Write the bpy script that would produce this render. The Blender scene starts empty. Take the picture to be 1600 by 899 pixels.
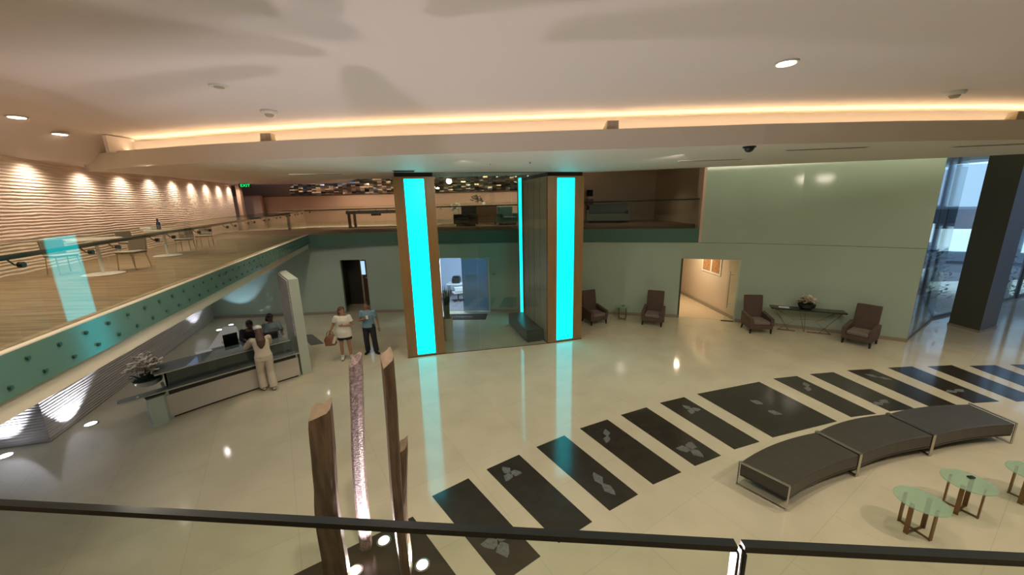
import bpy, bmesh, math, random
from math import sin, cos, pi, radians, hypot, atan2
from mathutils import Vector, Matrix
C = bpy.context.scene.collection
S = bpy.context.scene
random.seed(7)

# ------------------------------------------------------------------ camera
H_EYE, FPX, PITCH, ROLL = 4.7, 585.0, radians(12.7), radians(-1.25)
_F = Vector((0, cos(PITCH), -sin(PITCH))); _R0 = Vector((1, 0, 0)); _U0 = _R0.cross(_F)
_R = _R0 * cos(ROLL) + _U0 * sin(ROLL); _U = -_R0 * sin(ROLL) + _U0 * cos(ROLL)
EYE = Vector((0, 0, H_EYE))
cd = bpy.data.cameras.new('camera'); cam = bpy.data.objects.new('camera', cd); C.objects.link(cam)
cd.sensor_width = 36; cd.lens = FPX * 36 / 1600; cd.clip_start = 0.02; cd.clip_end = 200
M3 = Matrix((_R, _U, -_F)).transposed(); cam.matrix_world = Matrix.Translation(EYE) @ M3.to_4x4()
S.camera = cam

# ------------------------------------------------------------------ world and exposure
S.view_settings.view_transform = 'Standard'; S.view_settings.look = 'None'
S.view_settings.gamma = 1; S.view_settings.use_curve_mapping = False
S.view_settings.exposure = 0.0
w = bpy.data.worlds.new('daylight'); S.world = w; w.use_nodes = True
w.node_tree.nodes['Background'].inputs[0].default_value = (0.42, 0.62, 1.0, 1)
w.node_tree.nodes['Background'].inputs[1].default_value = 0.75

def lamp(kind, name, loc, aim, power, col, radius=.1, spot=None, blend=.6, sx=None, sy=None):
    d = bpy.data.lights.new(name, kind); d.energy = power; d.color = col
    if kind == 'AREA':
        d.shape = 'RECTANGLE'; d.size = sx; d.size_y = sy
    else: d.shadow_soft_size = radius
    if kind == 'SPOT': d.spot_size = radians(spot); d.spot_blend = blend
    o = bpy.data.objects.new(name, d); C.objects.link(o); o.location = loc
    o.rotation_euler = (Vector(aim) - Vector(loc)).to_track_quat('-Z', 'Y').to_euler()
    return o
WARM = (1, .74, .50); SOFT = (1, .86, .70); COOL = (.72, .80, 1.0); CYAN = (0, .85, .95)
# recessed ceiling lamps of the lobby (most of them above the frame)
for x, y, e in ((-2.4, 2.6, 260), (-1, 3.0, 320), (3.4, 5.0, 240), (8.2, 2.8, 520), (1.5, -.5, 200), (12, 4.5, 420), (-3.2, 4.6, 250), (6.5, 5.2, 220), (16, 8, 330)):
    lamp('SPOT', 'downlight_beam', (x, y, 6.2 if x > -7 else 5.65), (x, y, 0), e, SOFT, .06 if x > -2 else .5, 150, .9)
# lamps in the dropped slab, extra ones added, all tilted toward the back wall
for x, y, ty, e in ((-5.2, 8.3, 12.5, 170), (-1.0, 8.4, 13, 190), (3.6, 8.2, 13, 240), (8.4, 7.9, 12, 170), (12.6, 8.3, 11, 170), (-5.9, 10.2, 14, 170)):
    lamp('SPOT', 'downlight_beam', (x, y, 5.55), (x, ty, 0), e, SOFT, .1 if x < 8 else .25, 135, .9)
# lamps added under the left mezzanine to brighten the reception and its back side
for x, y, e in ((-7.0, 5.2, 22), (-8.6, 8.2, 26), (-9.4, 10.8, 34), (-10.2, 13.6, 30), (-7.9, 14.6, 20)):
    lamp('SPOT', 'reception_fill', (x, y, 3.02), (x, y, 0), e, (.96, .90, .88), .04, 140, .8)

def ray(x, y): return _F + _R * ((x - 800) / FPX) - _U * ((y - 449.5) / FPX)
def G(x, y, z=0.0):
    d = ray(x, y); t = (z - H_EYE) / d.z; return EYE + d * t
def VP(x, y, P, Q):                                  # meets the vertical plane through P, Q
    d = ray(x, y); n = Vector((Q[1] - P[1], P[0] - Q[0], 0)); t = (P[0] * n.x + P[1] * n.y) / (d.x * n.x + d.y * n.y)
    return EYE + d * t

# ------------------------------------------------------------------ materials
def mat(name, col, rough=.5, metal=0, spec=.5, emit=None, es=0, noise=None, nscale=8, bump=0, bscale=60, coat=0, trans=0, alpha=1, stretch=None):
    m = bpy.data.materials.new(name); m.use_nodes = True; nt = m.node_tree; b = nt.nodes['Principled BSDF']
    b.inputs['Base Color'].default_value = (*col, 1); b.inputs['Roughness'].default_value = rough
    b.inputs['Metallic'].default_value = metal; b.inputs['Specular IOR Level'].default_value = spec
    b.inputs['Coat Weight'].default_value = coat; b.inputs['Alpha'].default_value = alpha
    b.inputs['Coat Roughness'].default_value = .05
    if emit: b.inputs['Emission Color'].default_value = (*emit, 1); b.inputs['Emission Strength'].default_value = es
    tc = nt.nodes.new('ShaderNodeTexCoord'); mp = nt.nodes.new('ShaderNodeMapping'); nt.links.new(tc.outputs['Object'], mp.inputs[0])
    if stretch: mp.inputs['Scale'].default_value = stretch
    if noise:
        n = nt.nodes.new('ShaderNodeTexNoise'); n.inputs['Scale'].default_value = nscale; n.inputs['Detail'].default_value = 4
        nt.links.new(mp.outputs[0], n.inputs[0]); r = nt.nodes.new('ShaderNodeMix'); r.data_type = 'RGBA'
        r.inputs[6].default_value = (*col, 1); r.inputs[7].default_value = (*noise, 1)
        cr = nt.nodes.new('ShaderNodeMapRange'); cr.inputs[1].default_value = .35; cr.inputs[2].default_value = .65
        nt.links.new(n.outputs[0], cr.inputs[0]); nt.links.new(cr.outputs[0], r.inputs[0]); nt.links.new(r.outputs[2], b.inputs['Base Color'])
    if bump:
        n2 = nt.nodes.new('ShaderNodeTexNoise'); n2.inputs['Scale'].default_value = bscale; nt.links.new(mp.outputs[0], n2.inputs[0])
        bp = nt.nodes.new('ShaderNodeBump'); bp.inputs['Strength'].default_value = bump; bp.inputs['Distance'].default_value = .02
        nt.links.new(n2.outputs[0], bp.inputs['Height']); nt.links.new(bp.outputs[0], b.inputs['Normal'])
    return m
def glass(name, tint, refl=1.0, rough=0.0, ior=1.5, haze=None, hz=0):
    m = bpy.data.materials.new(name); m.use_nodes = True; nt = m.node_tree; nt.nodes.clear()
    o = nt.nodes.new('ShaderNodeOutputMaterial'); t = nt.nodes.new('ShaderNodeBsdfTransparent'); t.inputs[0].default_value = (*tint, 1)
    g = nt.nodes.new('ShaderNodeBsdfGlossy'); g.inputs['Roughness'].default_value = rough; g.inputs[0].default_value = (refl, refl, refl, 1)
    f = nt.nodes.new('ShaderNodeFresnel'); f.inputs[0].default_value = ior
    ge = nt.nodes.new('ShaderNodeNewGeometry'); mi = nt.nodes.new('ShaderNodeMapRange')   # same reflectance on both faces of a pane
    mi.inputs[3].default_value = ior; mi.inputs[4].default_value = 1 / ior
    nt.links.new(ge.outputs['Backfacing'], mi.inputs[0]); nt.links.new(mi.outputs[0], f.inputs[0])
    x = nt.nodes.new('ShaderNodeMixShader'); nt.links.new(f.outputs[0], x.inputs[0]); nt.links.new(g.outputs[0], x.inputs[2])
    last = t.outputs[0]
    if haze:
        d = nt.nodes.new('ShaderNodeBsdfDiffuse'); d.inputs[0].default_value = (*haze, 1)
        y = nt.nodes.new('ShaderNodeMixShader'); y.inputs[0].default_value = hz
        nt.links.new(t.outputs[0], y.inputs[1]); nt.links.new(d.outputs[0], y.inputs[2]); last = y.outputs[0]
    nt.links.new(last, x.inputs[1]); nt.links.new(x.outputs[0], o.inputs[0]); return m
def node_floor():
    m = mat('polished cream stone', (.585, .535, .385), .085, spec=.6, noise=(.53, .485, .345), nscale=1.3)
    nt = m.node_tree; b = nt.nodes['Principled BSDF']; src = b.inputs['Base Color'].links[0].from_socket
    tc = nt.nodes.new('ShaderNodeTexCoord'); mp = nt.nodes.new('ShaderNodeMapping'); mp.inputs['Rotation'].default_value = (0, 0, radians(-32))
    mp.inputs['Location'].default_value = (-1.076, -.114, 0)
    nt.links.new(tc.outputs['Object'], mp.inputs[0]); br = nt.nodes.new('ShaderNodeTexBrick'); br.offset = 0; br.squash = 1
    br.inputs['Scale'].default_value = 1; br.inputs['Brick Width'].default_value = 1.37; br.inputs['Row Height'].default_value = 1.37
    br.inputs['Mortar Size'].default_value = .006; br.inputs['Mortar Smooth'].default_value = .3
    br.inputs['Color1'].default_value = (1, 1, 1, 1); br.inputs['Color2'].default_value = (.97, .97, .97, 1); br.inputs['Mortar'].default_value = (.86, .86, .84, 1)
    nt.links.new(mp.outputs[0], br.inputs[0]); mx = nt.nodes.new('ShaderNodeMix'); mx.data_type = 'RGBA'; mx.blend_type = 'MULTIPLY'; mx.inputs[0].default_value = 1
    nt.links.new(src, mx.inputs[6]); nt.links.new(br.outputs[0], mx.inputs[7]); nt.links.new(mx.outputs[2], b.inputs['Base Color'])
    return m
def node_stone(name, c1, c2):                         # long thin split-face courses, u along the wall, v up (uv from object coords)
    m = mat(name, c1, .75, spec=.25); nt = m.node_tree; b = nt.nodes['Principled BSDF']
    uv = nt.nodes.new('ShaderNodeUVMap'); n = nt.nodes.new('ShaderNodeTexNoise'); n.inputs['Scale'].default_value = 1.0; n.inputs['Detail'].default_value = 5
    mp = nt.nodes.new('ShaderNodeMapping'); mp.inputs['Scale'].default_value = (2.6, 11, 1); nt.links.new(uv.outputs[0], mp.inputs[0]); nt.links.new(mp.outputs[0], n.inputs[0])
    w_ = nt.nodes.new('ShaderNodeTexWave'); w_.wave_type = 'BANDS'; w_.bands_direction = 'Y'; w_.inputs['Scale'].default_value = 5
    w_.inputs['Distortion'].default_value = 3.0; w_.inputs['Detail'].default_value = 2; w_.inputs['Detail Scale'].default_value = 1.4
    mp2 = nt.nodes.new('ShaderNodeMapping'); mp2.inputs['Scale'].default_value = (.22, 1, 1); nt.links.new(uv.outputs[0], mp2.inputs[0]); nt.links.new(mp2.outputs[0], w_.inputs[0])
    ad = nt.nodes.new('ShaderNodeMath'); ad.operation = 'MULTIPLY_ADD'; ad.inputs[1].default_value = .8
    nt.links.new(n.outputs[0], ad.inputs[0]); nt.links.new(w_.outputs['Fac'], ad.inputs[2])
    bp = nt.nodes.new('ShaderNodeBump'); bp.inputs['Strength'].default_value = 1; bp.inputs['Distance'].default_value = .013
    nt.links.new(ad.outputs[0], bp.inputs['Height']); nt.links.new(bp.outputs[0], b.inputs['Normal'])
    mx = nt.nodes.new('ShaderNodeMix'); mx.data_type = 'RGBA'; mx.inputs[6].default_value = (*c2, 1); mx.inputs[7].default_value = (*c1, 1)
    mr = nt.nodes.new('ShaderNodeMapRange'); mr.inputs[1].default_value = .2; mr.inputs[2].default_value = .8
    nt.links.new(ad.outputs[0], mr.inputs[0]); nt.links.new(mr.outputs[0], mx.inputs[0]); nt.links.new(mx.outputs[2], b.inputs['Base Color'])
    return m
def node_mosaic():
    m = mat('mirror mosaic', (.72, .70, .66), .06, metal=1); nt = m.node_tree; b = nt.nodes['Principled BSDF']
    uv = nt.nodes.new('ShaderNodeUVMap'); sn = nt.nodes.new('ShaderNodeVectorMath'); sn.operation = 'SNAP'; sn.inputs[1].default_value = (.26, .085, 1)
    nt.links.new(uv.outputs[0], sn.inputs[0]); wn = nt.nodes.new('ShaderNodeTexWhiteNoise'); wn.noise_dimensions = '3D'; nt.links.new(sn.outputs[0], wn.inputs[0])
    sb = nt.nodes.new('ShaderNodeVectorMath'); sb.operation = 'SUBTRACT'; sb.inputs[1].default_value = (.5, .5, .5); nt.links.new(wn.outputs['Color'], sb.inputs[0])
    sc = nt.nodes.new('ShaderNodeVectorMath'); sc.operation = 'SCALE'; sc.inputs['Scale'].default_value = .42; nt.links.new(sb.outputs[0], sc.inputs[0])
    ge = nt.nodes.new('ShaderNodeNewGeometry'); ad = nt.nodes.new('ShaderNodeVectorMath'); nt.links.new(ge.outputs['Normal'], ad.inputs[0]); nt.links.new(sc.outputs[0], ad.inputs[1])
    nm = nt.nodes.new('ShaderNodeVectorMath'); nm.operation = 'NORMALIZE'; nt.links.new(ad.outputs[0], nm.inputs[0]); nt.links.new(nm.outputs[0], b.inputs['Normal'])
    mx = nt.nodes.new('ShaderNodeMix'); mx.data_type = 'RGBA'; mx.inputs[6].default_value = (.16, .19, .16, 1); mx.inputs[7].default_value = (.9, .82, .72, 1)
    nt.links.new(wn.outputs['Value'], mx.inputs[0]); nt.links.new(mx.outputs[2], b.inputs['Base Color'])
    return m
M = dict(
    floor=node_floor(), ceil=mat('ceiling plaster', (.74, .68, .67), .9, spec=.2), slab=mat('slab plaster', (.66, .62, .54), .6, spec=.3),
    beige=mat('beige plaster', (.62, .55, .42), .8), wallglass=mat('back painted green glass', (.41, .505, .41), .11, spec=.5, noise=(.385, .475, .385), nscale=.6),
    stone=node_stone('split face stone', (.95, .80, .68), (.80, .62, .50)), stone2=node_stone('split face stone low', (.62, .56, .52), (.42, .36, .33)),
    upfloor=mat('brown plank carpet', (.15, .095, .045), .5, noise=(.34, .24, .13), nscale=1.2, stretch=(1.2, 14, 1)),
    upfloor2=mat('brown lounge carpet', (.20, .13, .09), .9, noise=(.26, .18, .13), nscale=2),
    fascia=mat('green fascia glass', (.095, .18, .14), .12, spec=.55), bolt=mat('dark fixing', (.02, .07, .05), .4),
    rail=glass('rail glass', (.93, .97, .94)), edge=mat('glass edge', (.012, .02, .018), .15, spec=.6), fwall=glass('partition glass', (.88, .93, .91)),
    handrail=mat('dark bronze handrail', (.035, .04, .035), .3, metal=.6), steel=mat('brushed steel', (.55, .53, .49), .28, metal=1),
    wood=mat('brown column cladding', (.29, .165, .06), .38, noise=(.23, .13, .048), nscale=3, stretch=(8, 8, .5)),
    taupe=mat('taupe panel', (.48, .40, .30), .45, noise=(.42, .35, .26), nscale=3, stretch=(4, 4, .4)),
    led=mat('cyan backlit panel', (0, .35, .38), .4, emit=(0, .82, .93), es=2.7),
    dark=mat('dark stone', (.028, .024, .018), .13, spec=.45, noise=(.035, .03, .022), nscale=4), leaf=mat('etched silver inlay', (.16, .165, .15), .4, noise=(.09, .095, .085), nscale=25),
    black=mat('black finish', (.012, .012, .012), .35), darkgap=mat('shadow gap', (.01, .01, .01), .9),
    vinyl=mat('charcoal upholstery', (.046, .042, .031), .42, bump=.15, bscale=150, noise=(.058, .053, .04), nscale=5), brown=mat('brown velvet', (.085, .052, .038), .8, noise=(.11, .07, .052), nscale=30, bump=.2, bscale=120),
    taupeseat=mat('taupe velvet', (.20, .16, .135), .8, noise=(.16, .13, .11), nscale=25), legd=mat('ebony leg', (.01, .008, .007), .4),
    white=mat('white lacquer', (.68, .68, .64), .3), cream=mat('cream panel', (.56, .51, .42), .35), gwhite=mat('pale green white paint', (.50, .56, .46), .45),
    frost=glass('tinted table glass', (.74, .90, .78), 1, .02, 1.5, (.46, .60, .46), .36), bronze=mat('bronze metal', (.22, .13, .06), .35, metal=.8),
    smoke=glass('smoked counter glass', (.38, .46, .44), 1, .02, 1.6, (.22, .26, .25), .25), topglass=glass('counter top glass', (.40, .46, .45), 1, .03, 1.6, (.30, .34, .33), .45),
    cut=mat('sawn timber end', (.24, .17, .105), .6, noise=(.17, .12, .07), nscale=9), log1=mat('brown carved timber', (.19, .12, .068), .45, noise=(.085, .052, .03), nscale=5, bump=.5, bscale=22, stretch=(3, 3, .35)),
    log2=mat('pinkish lattice timber', (.34, .24, .225), .45, noise=(.12, .08, .075), nscale=24, bump=.9, bscale=45, stretch=(1, 1, 1.4)),
    petal=mat('cream orchid petals', (.80, .72, .58), .6, noise=(.66, .58, .44), nscale=30), soil=mat('moss', (.02, .035, .015), .9, bump=.5), silver=mat('silver bowl', (.70, .68, .66), .22, metal=.55),
    green=mat('dark leaf green', (.015, .05, .02), .5), pot=mat('ivory planter', (.52, .48, .38), .45),
    skin=mat('tan skin', (.38, .19, .115), .5), skin2=mat('brown skin', (.25, .13, .085), .5), skin3=mat('deep brown skin', (.12, .06, .04), .5),
    tee=mat('white cotton', (.72, .68, .58), .85), bluesh=mat('blue cotton', (.15, .26, .33), .85), navy=mat('navy cloth', (.012, .013, .02), .8), linen=mat('cream linen', (.62, .53, .40), .85),
    hairb=mat('blond brown hair', (.11, .06, .03), .6), hairk=mat('black hair', (.01, .008, .007), .5), hairr=mat('auburn hair', (.085, .04, .022), .55), lips=mat('lips', (.25, .07, .06), .5),
    greyc=mat('grey blue cloth', (.16, .20, .21), .8), bag=mat('brown leather', (.20, .085, .05), .5), fabgrey=mat('grey woven seat', (.22, .19, .16), .7), 
    lampw=mat('warm lamp lens', (1, .9, .7), .4, emit=(1, .82, .6), es=9), lampc=mat('cool lamp lens', (1, 1, 1), .4, emit=(.82, .92, 1), es=8), lampo=mat('pale lamp lens', (.8, .8, .75), .4, emit=(1, .9, .75), es=1.3),
    coveled=mat('warm strip', (1, .8, .5), .4, emit=(1, .72, .38), es=16), exitg=mat('green sign letters', (0, .3, .05), .4, emit=(.02, .85, .18), es=1.6),
    pink=mat('rose beige wall', (.62, .44, .34), .8), walnut=mat('dark walnut', (.10, .05, .025), .45), mosaic=node_mosaic(), offw=mat('office wall paint', (.62, .68, .78), .8),
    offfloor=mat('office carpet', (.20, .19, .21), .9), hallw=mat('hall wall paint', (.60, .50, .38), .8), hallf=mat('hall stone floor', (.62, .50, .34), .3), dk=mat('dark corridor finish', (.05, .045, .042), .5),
    frostdoor=glass('frosted door glass', (.45, .62, .78), .8, .1, 1.45, (.42, .58, .74), .6), frame=mat('bronze frame', (.10, .085, .06), .4, metal=.4), art=mat('orange print', (.45, .25, .10), .6, noise=(.28, .14, .05), nscale=14),
    tealf=mat('teal fabric', (.06, .15, .15), .8), red=mat('dark red', (.10, .012, .01), .4), shade=mat('black lampshade', (.006, .006, .006), .7), olive=mat('olive pillar finish', (.085, .078, .042), .42),
    street=mat('street building render', (.50, .60, .68), .8), streetd=mat('dark canopy', (.06, .08, .09), .6), pave=mat('pavement', (.30, .32, .34), .9), winout=mat('sky lit window', (.3, .4, .5), .2, emit=(.45, .72, 1), es=1.0),
    winstrip=mat('daylit strip', (.6, .8, 1), .3, emit=(.6, .86, 1), es=1.6), amber=mat('amber lamp', (1, .5, .05), .4, emit=(1, .55, .03), es=4), mulli=mat('grey mullion', (.09, .10, .10), .4),
    whitecard=mat('white card', (.8, .8, .78), .6), paper=mat('paper', (.75, .75, .72), .7), screen=mat('monitor', (.01, .01, .012), .2), matb=mat('black door mat', (.012, .012, .015), .9),
    matt=mat('grey mat letters', (.22, .22, .24), .9), bottle=mat('blue bottle', (.02, .04, .10), .25), base=mat('stone baseboard', (.30, .26, .20), .4), denim=mat('grey rug', (.12, .12, .10), .9))

# ------------------------------------------------------------------ mesh helpers
class MB:
    def __init__(s): s.v = []; s.f = []
    def add(s, vs, fs):
        o = len(s.v); s.v += [tuple(v) for v in vs]; s.f += [tuple(i + o for i in f) for f in fs]; return s
    def box(s, x0, x1, y0, y1, z0, z1, T=None):
        vs = [Vector((x, y, z)) for z in (z0, z1) for x, y in ((x0, y0), (x1, y0), (x1, y1), (x0, y1))]
        if T: vs = [T @ v for v in vs]
        return s.add(vs, [(3, 2, 1, 0), (4, 5, 6, 7), (0, 1, 5, 4), (1, 2, 6, 5), (2, 3, 7, 6), (3, 0, 4, 7)])
    def rbox(s, x0, x1, y0, y1, z0, z1, r=.02, T=None):       # box with bevelled edges
        bm = bmesh.new(); bmesh.ops.create_cube(bm, size=1)
        for v in bm.verts: v.co = Vector(((x0 + x1) / 2 + v.co.x * (x1 - x0), (y0 + y1) / 2 + v.co.y * (y1 - y0), (z0 + z1) / 2 + v.co.z * (z1 - z0)))
        r = min(r, (x1 - x0) * .45, (y1 - y0) * .45, (z1 - z0) * .45)
        bmesh.ops.bevel(bm, geom=bm.edges[:], offset=r, segments=3, profile=.5, affect='EDGES')
        bm.verts.index_update(); vs = [T @ v.co if T else v.co.copy() for v in bm.verts]; fs = [[v.index for v in f.verts] for f in bm.faces]; bm.free()
        return s.add(vs, fs)
    def prism(s, pts, z0, z1):
        n = len(pts); a = sum(pts[i][0] * pts[(i + 1) % n][1] - pts[(i + 1) % n][0] * pts[i][1] for i in range(n))
        if a < 0: pts = pts[::-1]
        vs = [(p[0], p[1], z0) for p in pts] + [(p[0], p[1], z1) for p in pts]
        return s.add(vs, [tuple(range(n - 1, -1, -1)), tuple(range(n, 2 * n))] + [(i, (i + 1) % n, n + (i + 1) % n, n + i) for i in range(n)])
    def loft(s, pts, rad, n=12, side=Vector((1, 0, 0))):
        pts = [Vector(p) for p in pts]; rings = []
        for i, p in enumerate(pts):
            t = (pts[min(i + 1, len(pts) - 1)] - pts[max(i - 1, 0)]).normalized()
            h = side if abs(t.dot(side)) < .93 else Vector((0, 1, 0))
            a = (h - t * h.dot(t)).normalized(); b = t.cross(a); r = rad[i]; ra, rb = r if isinstance(r, tuple) else (r, r)
            rings.append([p + a * ra * cos(2 * pi * k / n) + b * rb * sin(2 * pi * k / n) for k in range(n)])
        vs = [v for r in rings for v in r]; m = len(rings)
        fs = [(i * n + k, i * n + (k + 1) % n, (i + 1) * n + (k + 1) % n, (i + 1) * n + k) for i in range(m - 1) for k in range(n)]
        fs += [tuple(range(n - 1, -1, -1)), tuple((m - 1) * n + k for k in range(n))]
        return s.add(vs, fs)
    def tube(s, pts, r, n=8): return s.loft(pts, [r] * len(pts), n)
    def cyl(s, x, y, z0, z1, r, n=24): return s.loft([(x, y, z0), (x, y, z1)], [r, r], n)
    def lathe(s, prof, x=0, y=0, z=0, n=24):                 # prof: (r, z)
        vs = [(x + r * cos(2 * pi * k / n), y + r * sin(2 * pi * k / n), z + h) for r, h in prof for k in range(n)]; m = len(prof)
        return s.add(vs, [(i * n + k, i * n + (k + 1) % n, (i + 1) * n + (k + 1) % n, (i + 1) * n + k) for i in range(m - 1) for k in range(n)] + [tuple(range(n - 1, -1, -1)), tuple((m - 1) * n + k for k in range(n))])
    def ball(s, c, r, n=10, m=7):
        rx, ry, rz = r if isinstance(r, tuple) else (r, r, r)
        vs = [(c[0], c[1], c[2] - rz)] + [(c[0] + rx * sin(pi * j / m) * cos(2 * pi * k / n), c[1] + ry * sin(pi * j / m) * sin(2 * pi * k / n), c[2] - rz * cos(pi * j / m)) for j in range(1, m) for k in range(n)] + [(c[0], c[1], c[2] + rz)]
        fs = [(0, 1 + (k + 1) % n, 1 + k) for k in range(n)] + [(1 + j * n + k, 1 + j * n + (k + 1) % n, 1 + (j + 1) * n + (k + 1) % n, 1 + (j + 1) * n + k) for j in range(m - 2) for k in range(n)]
        e = len(vs) - 1; fs += [(e, 1 + (m - 2) * n + k, 1 + (m - 2) * n + (k + 1) % n) for k in range(n)]
        return s.add(vs, fs)
    def build(s, name, m, parent=None, smooth=False, label=None, mods=None):
        me = bpy.data.meshes.new(name); me.from_pydata(s.v, [], s.f); me.update()
        me.materials.append(M[m] if isinstance(m, str) else m)
        if mods:
            t = bpy.data.objects.new('t', me); C.objects.link(t)
            for typ, kw in mods:
                q = t.modifiers.new('q', typ)
                for k, v in kw.items(): setattr(q, k, v)
            dg = bpy.context.evaluated_depsgraph_get(); me2 = bpy.data.meshes.new_from_object(t.evaluated_get(dg)); bpy.data.objects.remove(t); me = me2; me.name = name
        if smooth:
            me.polygons.foreach_set('use_smooth', [True] * len(me.polygons))
            if not mods: me.set_sharp_from_angle(angle=radians(40))
        o = bpy.data.objects.new(name, me); C.objects.link(o)
        if parent: o.parent = parent
        if label: o['label'] = label
        return o
def tag(o, label=None, cat=None, group=None, kind=None):
    if label: o['label'] = label
    if cat: o['category'] = cat
    if group: o['group'] = group
    if kind: o['kind'] = kind
    return o
def thing(name, label, cat, loc=(0, 0, 0), rz=0, group=None):
    o = bpy.data.objects.new(name, None); C.objects.link(o); o.location = loc; o.rotation_euler = (0, 0, rz); o.empty_display_size = .1
    return tag(o, label, cat, group)
def struct(name, mb, m, label=None, smooth=False): return tag(mb.build(name, m, None, smooth), label, None, None, 'structure')
def dup(root, loc, rz, label=None):
    r = root.copy(); C.objects.link(r); r.location = loc; r.rotation_euler = (0, 0, rz)
    if label: r['label'] = label
    for ch in root.children:
        c = ch.copy(); C.objects.link(c); c.parent = r
        for g in ch.children:
            d = g.copy(); C.objects.link(d); d.parent = c
    return r
def uv_along(o, d):                                    # u along direction d, v up
    me = o.data; uv = me.uv_layers.new(name='UVMap')
    for l in me.loops:
        c = me.vertices[l.vertex_index].co; uv.data[l.index].uv = (c.x * d[0] + c.y * d[1], c.z)
def strip_wall(mb, pts, z0, z1, th):                   # wall along a plan polyline, thickened to the left of travel
    P = [Vector((p[0], p[1])) for p in pts]; L = []
    for i, p in enumerate(P):
        t = (P[min(i + 1, len(P) - 1)] - P[max(i - 1, 0)]).normalized(); L.append(p + Vector((-t.y, t.x)) * th)
    n = len(P); vs = [(p.x, p.y, z) for z in (z0, z1) for p in P] + [(p.x, p.y, z) for z in (z0, z1) for p in L]
    fs = []
    for i in range(n - 1):
        fs += [(i, i + 1, n + i + 1, n + i), (2 * n + i + 1, 2 * n + i, 3 * n + i, 3 * n + i + 1), (n + i, n + i + 1, 3 * n + i + 1, 3 * n + i), (i + 1, i, 2 * n + i, 2 * n + i + 1)]
    fs += [(0, n, 3 * n, 2 * n), (n - 1, 3 * n - 1, 4 * n - 1, 2 * n - 1)]
    return mb.add(vs, fs)

# ------------------------------------------------------------------ big structure
HU, ZS, ZT = 3.6, 5.62, 6.3          # upper floor, slab underside, upper ceiling
struct('floor', MB().box(-22, 30, -9, 20, -.2, 0), 'floor')
# green glass wall at the back, curved in plan
WP = [(-8.6, 16.2), (-7.2, 16.32), (-4.8, 16.33), (-2.1, 16.2), (-.4, 16.0), (1.6, 15.75), (3.9, 15.3), (6.86, 14.62), (8.68, 13.93), (10.1, 13.2), (11.5, 12.35), (12.82, 11.46)]
def on_wall(x):
    for a, b in zip(WP, WP[1:]):
        if a[0] <= x <= b[0]:
            t = (x - a[0]) / (b[0] - a[0]); return (x, a[1] + t * (b[1] - a[1]))
    return (x, WP[0][1] if x < WP[0][0] else WP[-1][1])
def wall_run(x0, x1):
    n = max(2, int((x1 - x0) / .5) + 1); xs = sorted(set([x0 + (x1 - x0) * i / n for i in range(n + 1)])); return [on_wall(x) for x in xs]
def x_at(px, py):                                      # where a pixel column meets the wall's base
    best = None
    for i in range(2000):
        x = -8.6 + i * (12.82 + 8.6) / 1999; P = on_wall(x); v = Vector((P[0], P[1], 0)) - EYE; c = v.dot(_F)
        q = 800 + FPX * v.dot(_R) / c
        if best is None or abs(q - px) < best[0]: best = (abs(q - px), x)
    return best[1]
DX = [(x_at(541, 492), x_at(580, 490)), (x_at(691, 488), x_at(765, 487)), (x_at(1059, 495), x_at(1147, 502))]
XF = 7.25                                               # balcony ends here, the wall runs to the top beyond
DH = 2.42
wl = MB(); cur = -8.6
for a, b in DX[:2]:
    strip_wall(wl, wall_run(cur, a), 0, 3.06, .16); strip_wall(wl, wall_run(a, b), DH, 3.06, .16); cur = b
strip_wall(wl, wall_run(cur, DX[2][0]), 0, 3.06, .16); strip_wall(wl, wall_run(DX[2][0], XF), DH, 3.06, .16)
strip_wall(wl, wall_run(XF, DX[2][1]), DH, 6.25, .16); strip_wall(wl, wall_run(DX[2][1], 12.82), 0, 6.25, .16)
WB = (16.2, 13.75)
struct('wall_north', wl, 'wallglass')
bb = MB(); cur = -8.6
for a, b in DX: strip_wall(bb, [(p[0], p[1] - .02) for p in wall_run(cur, a)], 0, .12, .03); cur = b
strip_wall(bb, [(p[0], p[1] - .02) for p in wall_run(cur, 12.82)], 0, .12, .03)
struct('baseboard_north', bb, 'base')
sm = MB()
strip_wall(sm, [(p[0], p[1] - .004) for p in wall_run(XF, 12.82)], 3.05, 3.062, .008)
struct('trim_1', sm, 'frame')
# corner where left wall of blue-green glass meets the stone
struct('wall_northwest', strip_wall(MB(), [(-13.2, 15.9), (-8.6, 16.2)], 0, 3.06, .16), 'wallglass')
struct('baseboard_northwest', strip_wall(MB(), [(-13.2, 15.86), (-8.6, 16.17)], 0, .12, .03), 'base')
SW1 = Vector(G(80, 691)[:2]); SW0 = Vector(G(0, 702)[:2]); SW0 = tuple(SW1 + (SW0 - SW1).normalized() * 6); SW1 = tuple(SW1)
struct('wall_southwest', MB().box(-16.2, -15.9, -9, 9, 0, 3.06), 'beige')
o = struct('wall_stone_low', strip_wall(MB(), [SW0, SW1, (-13.2, 15.95)], 0, 3.06, .2), 'stone2'); uv_along(o, (.2, .98))
# brick-like stone wall of the mezzanine
BA, BB = Vector((-9.03, 6.52)), Vector((-14.5, 20.22)); bd = (BB - BA).normalized(); B0 = BA - bd * 16
o = struct('wall_stone_upper', strip_wall(MB(), [tuple(B0 + bd * t) for t in (0, 8, 16, 22, 30.75)], HU, 6.4, .2), 'stone'); uv_along(o, tuple(bd))

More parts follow.
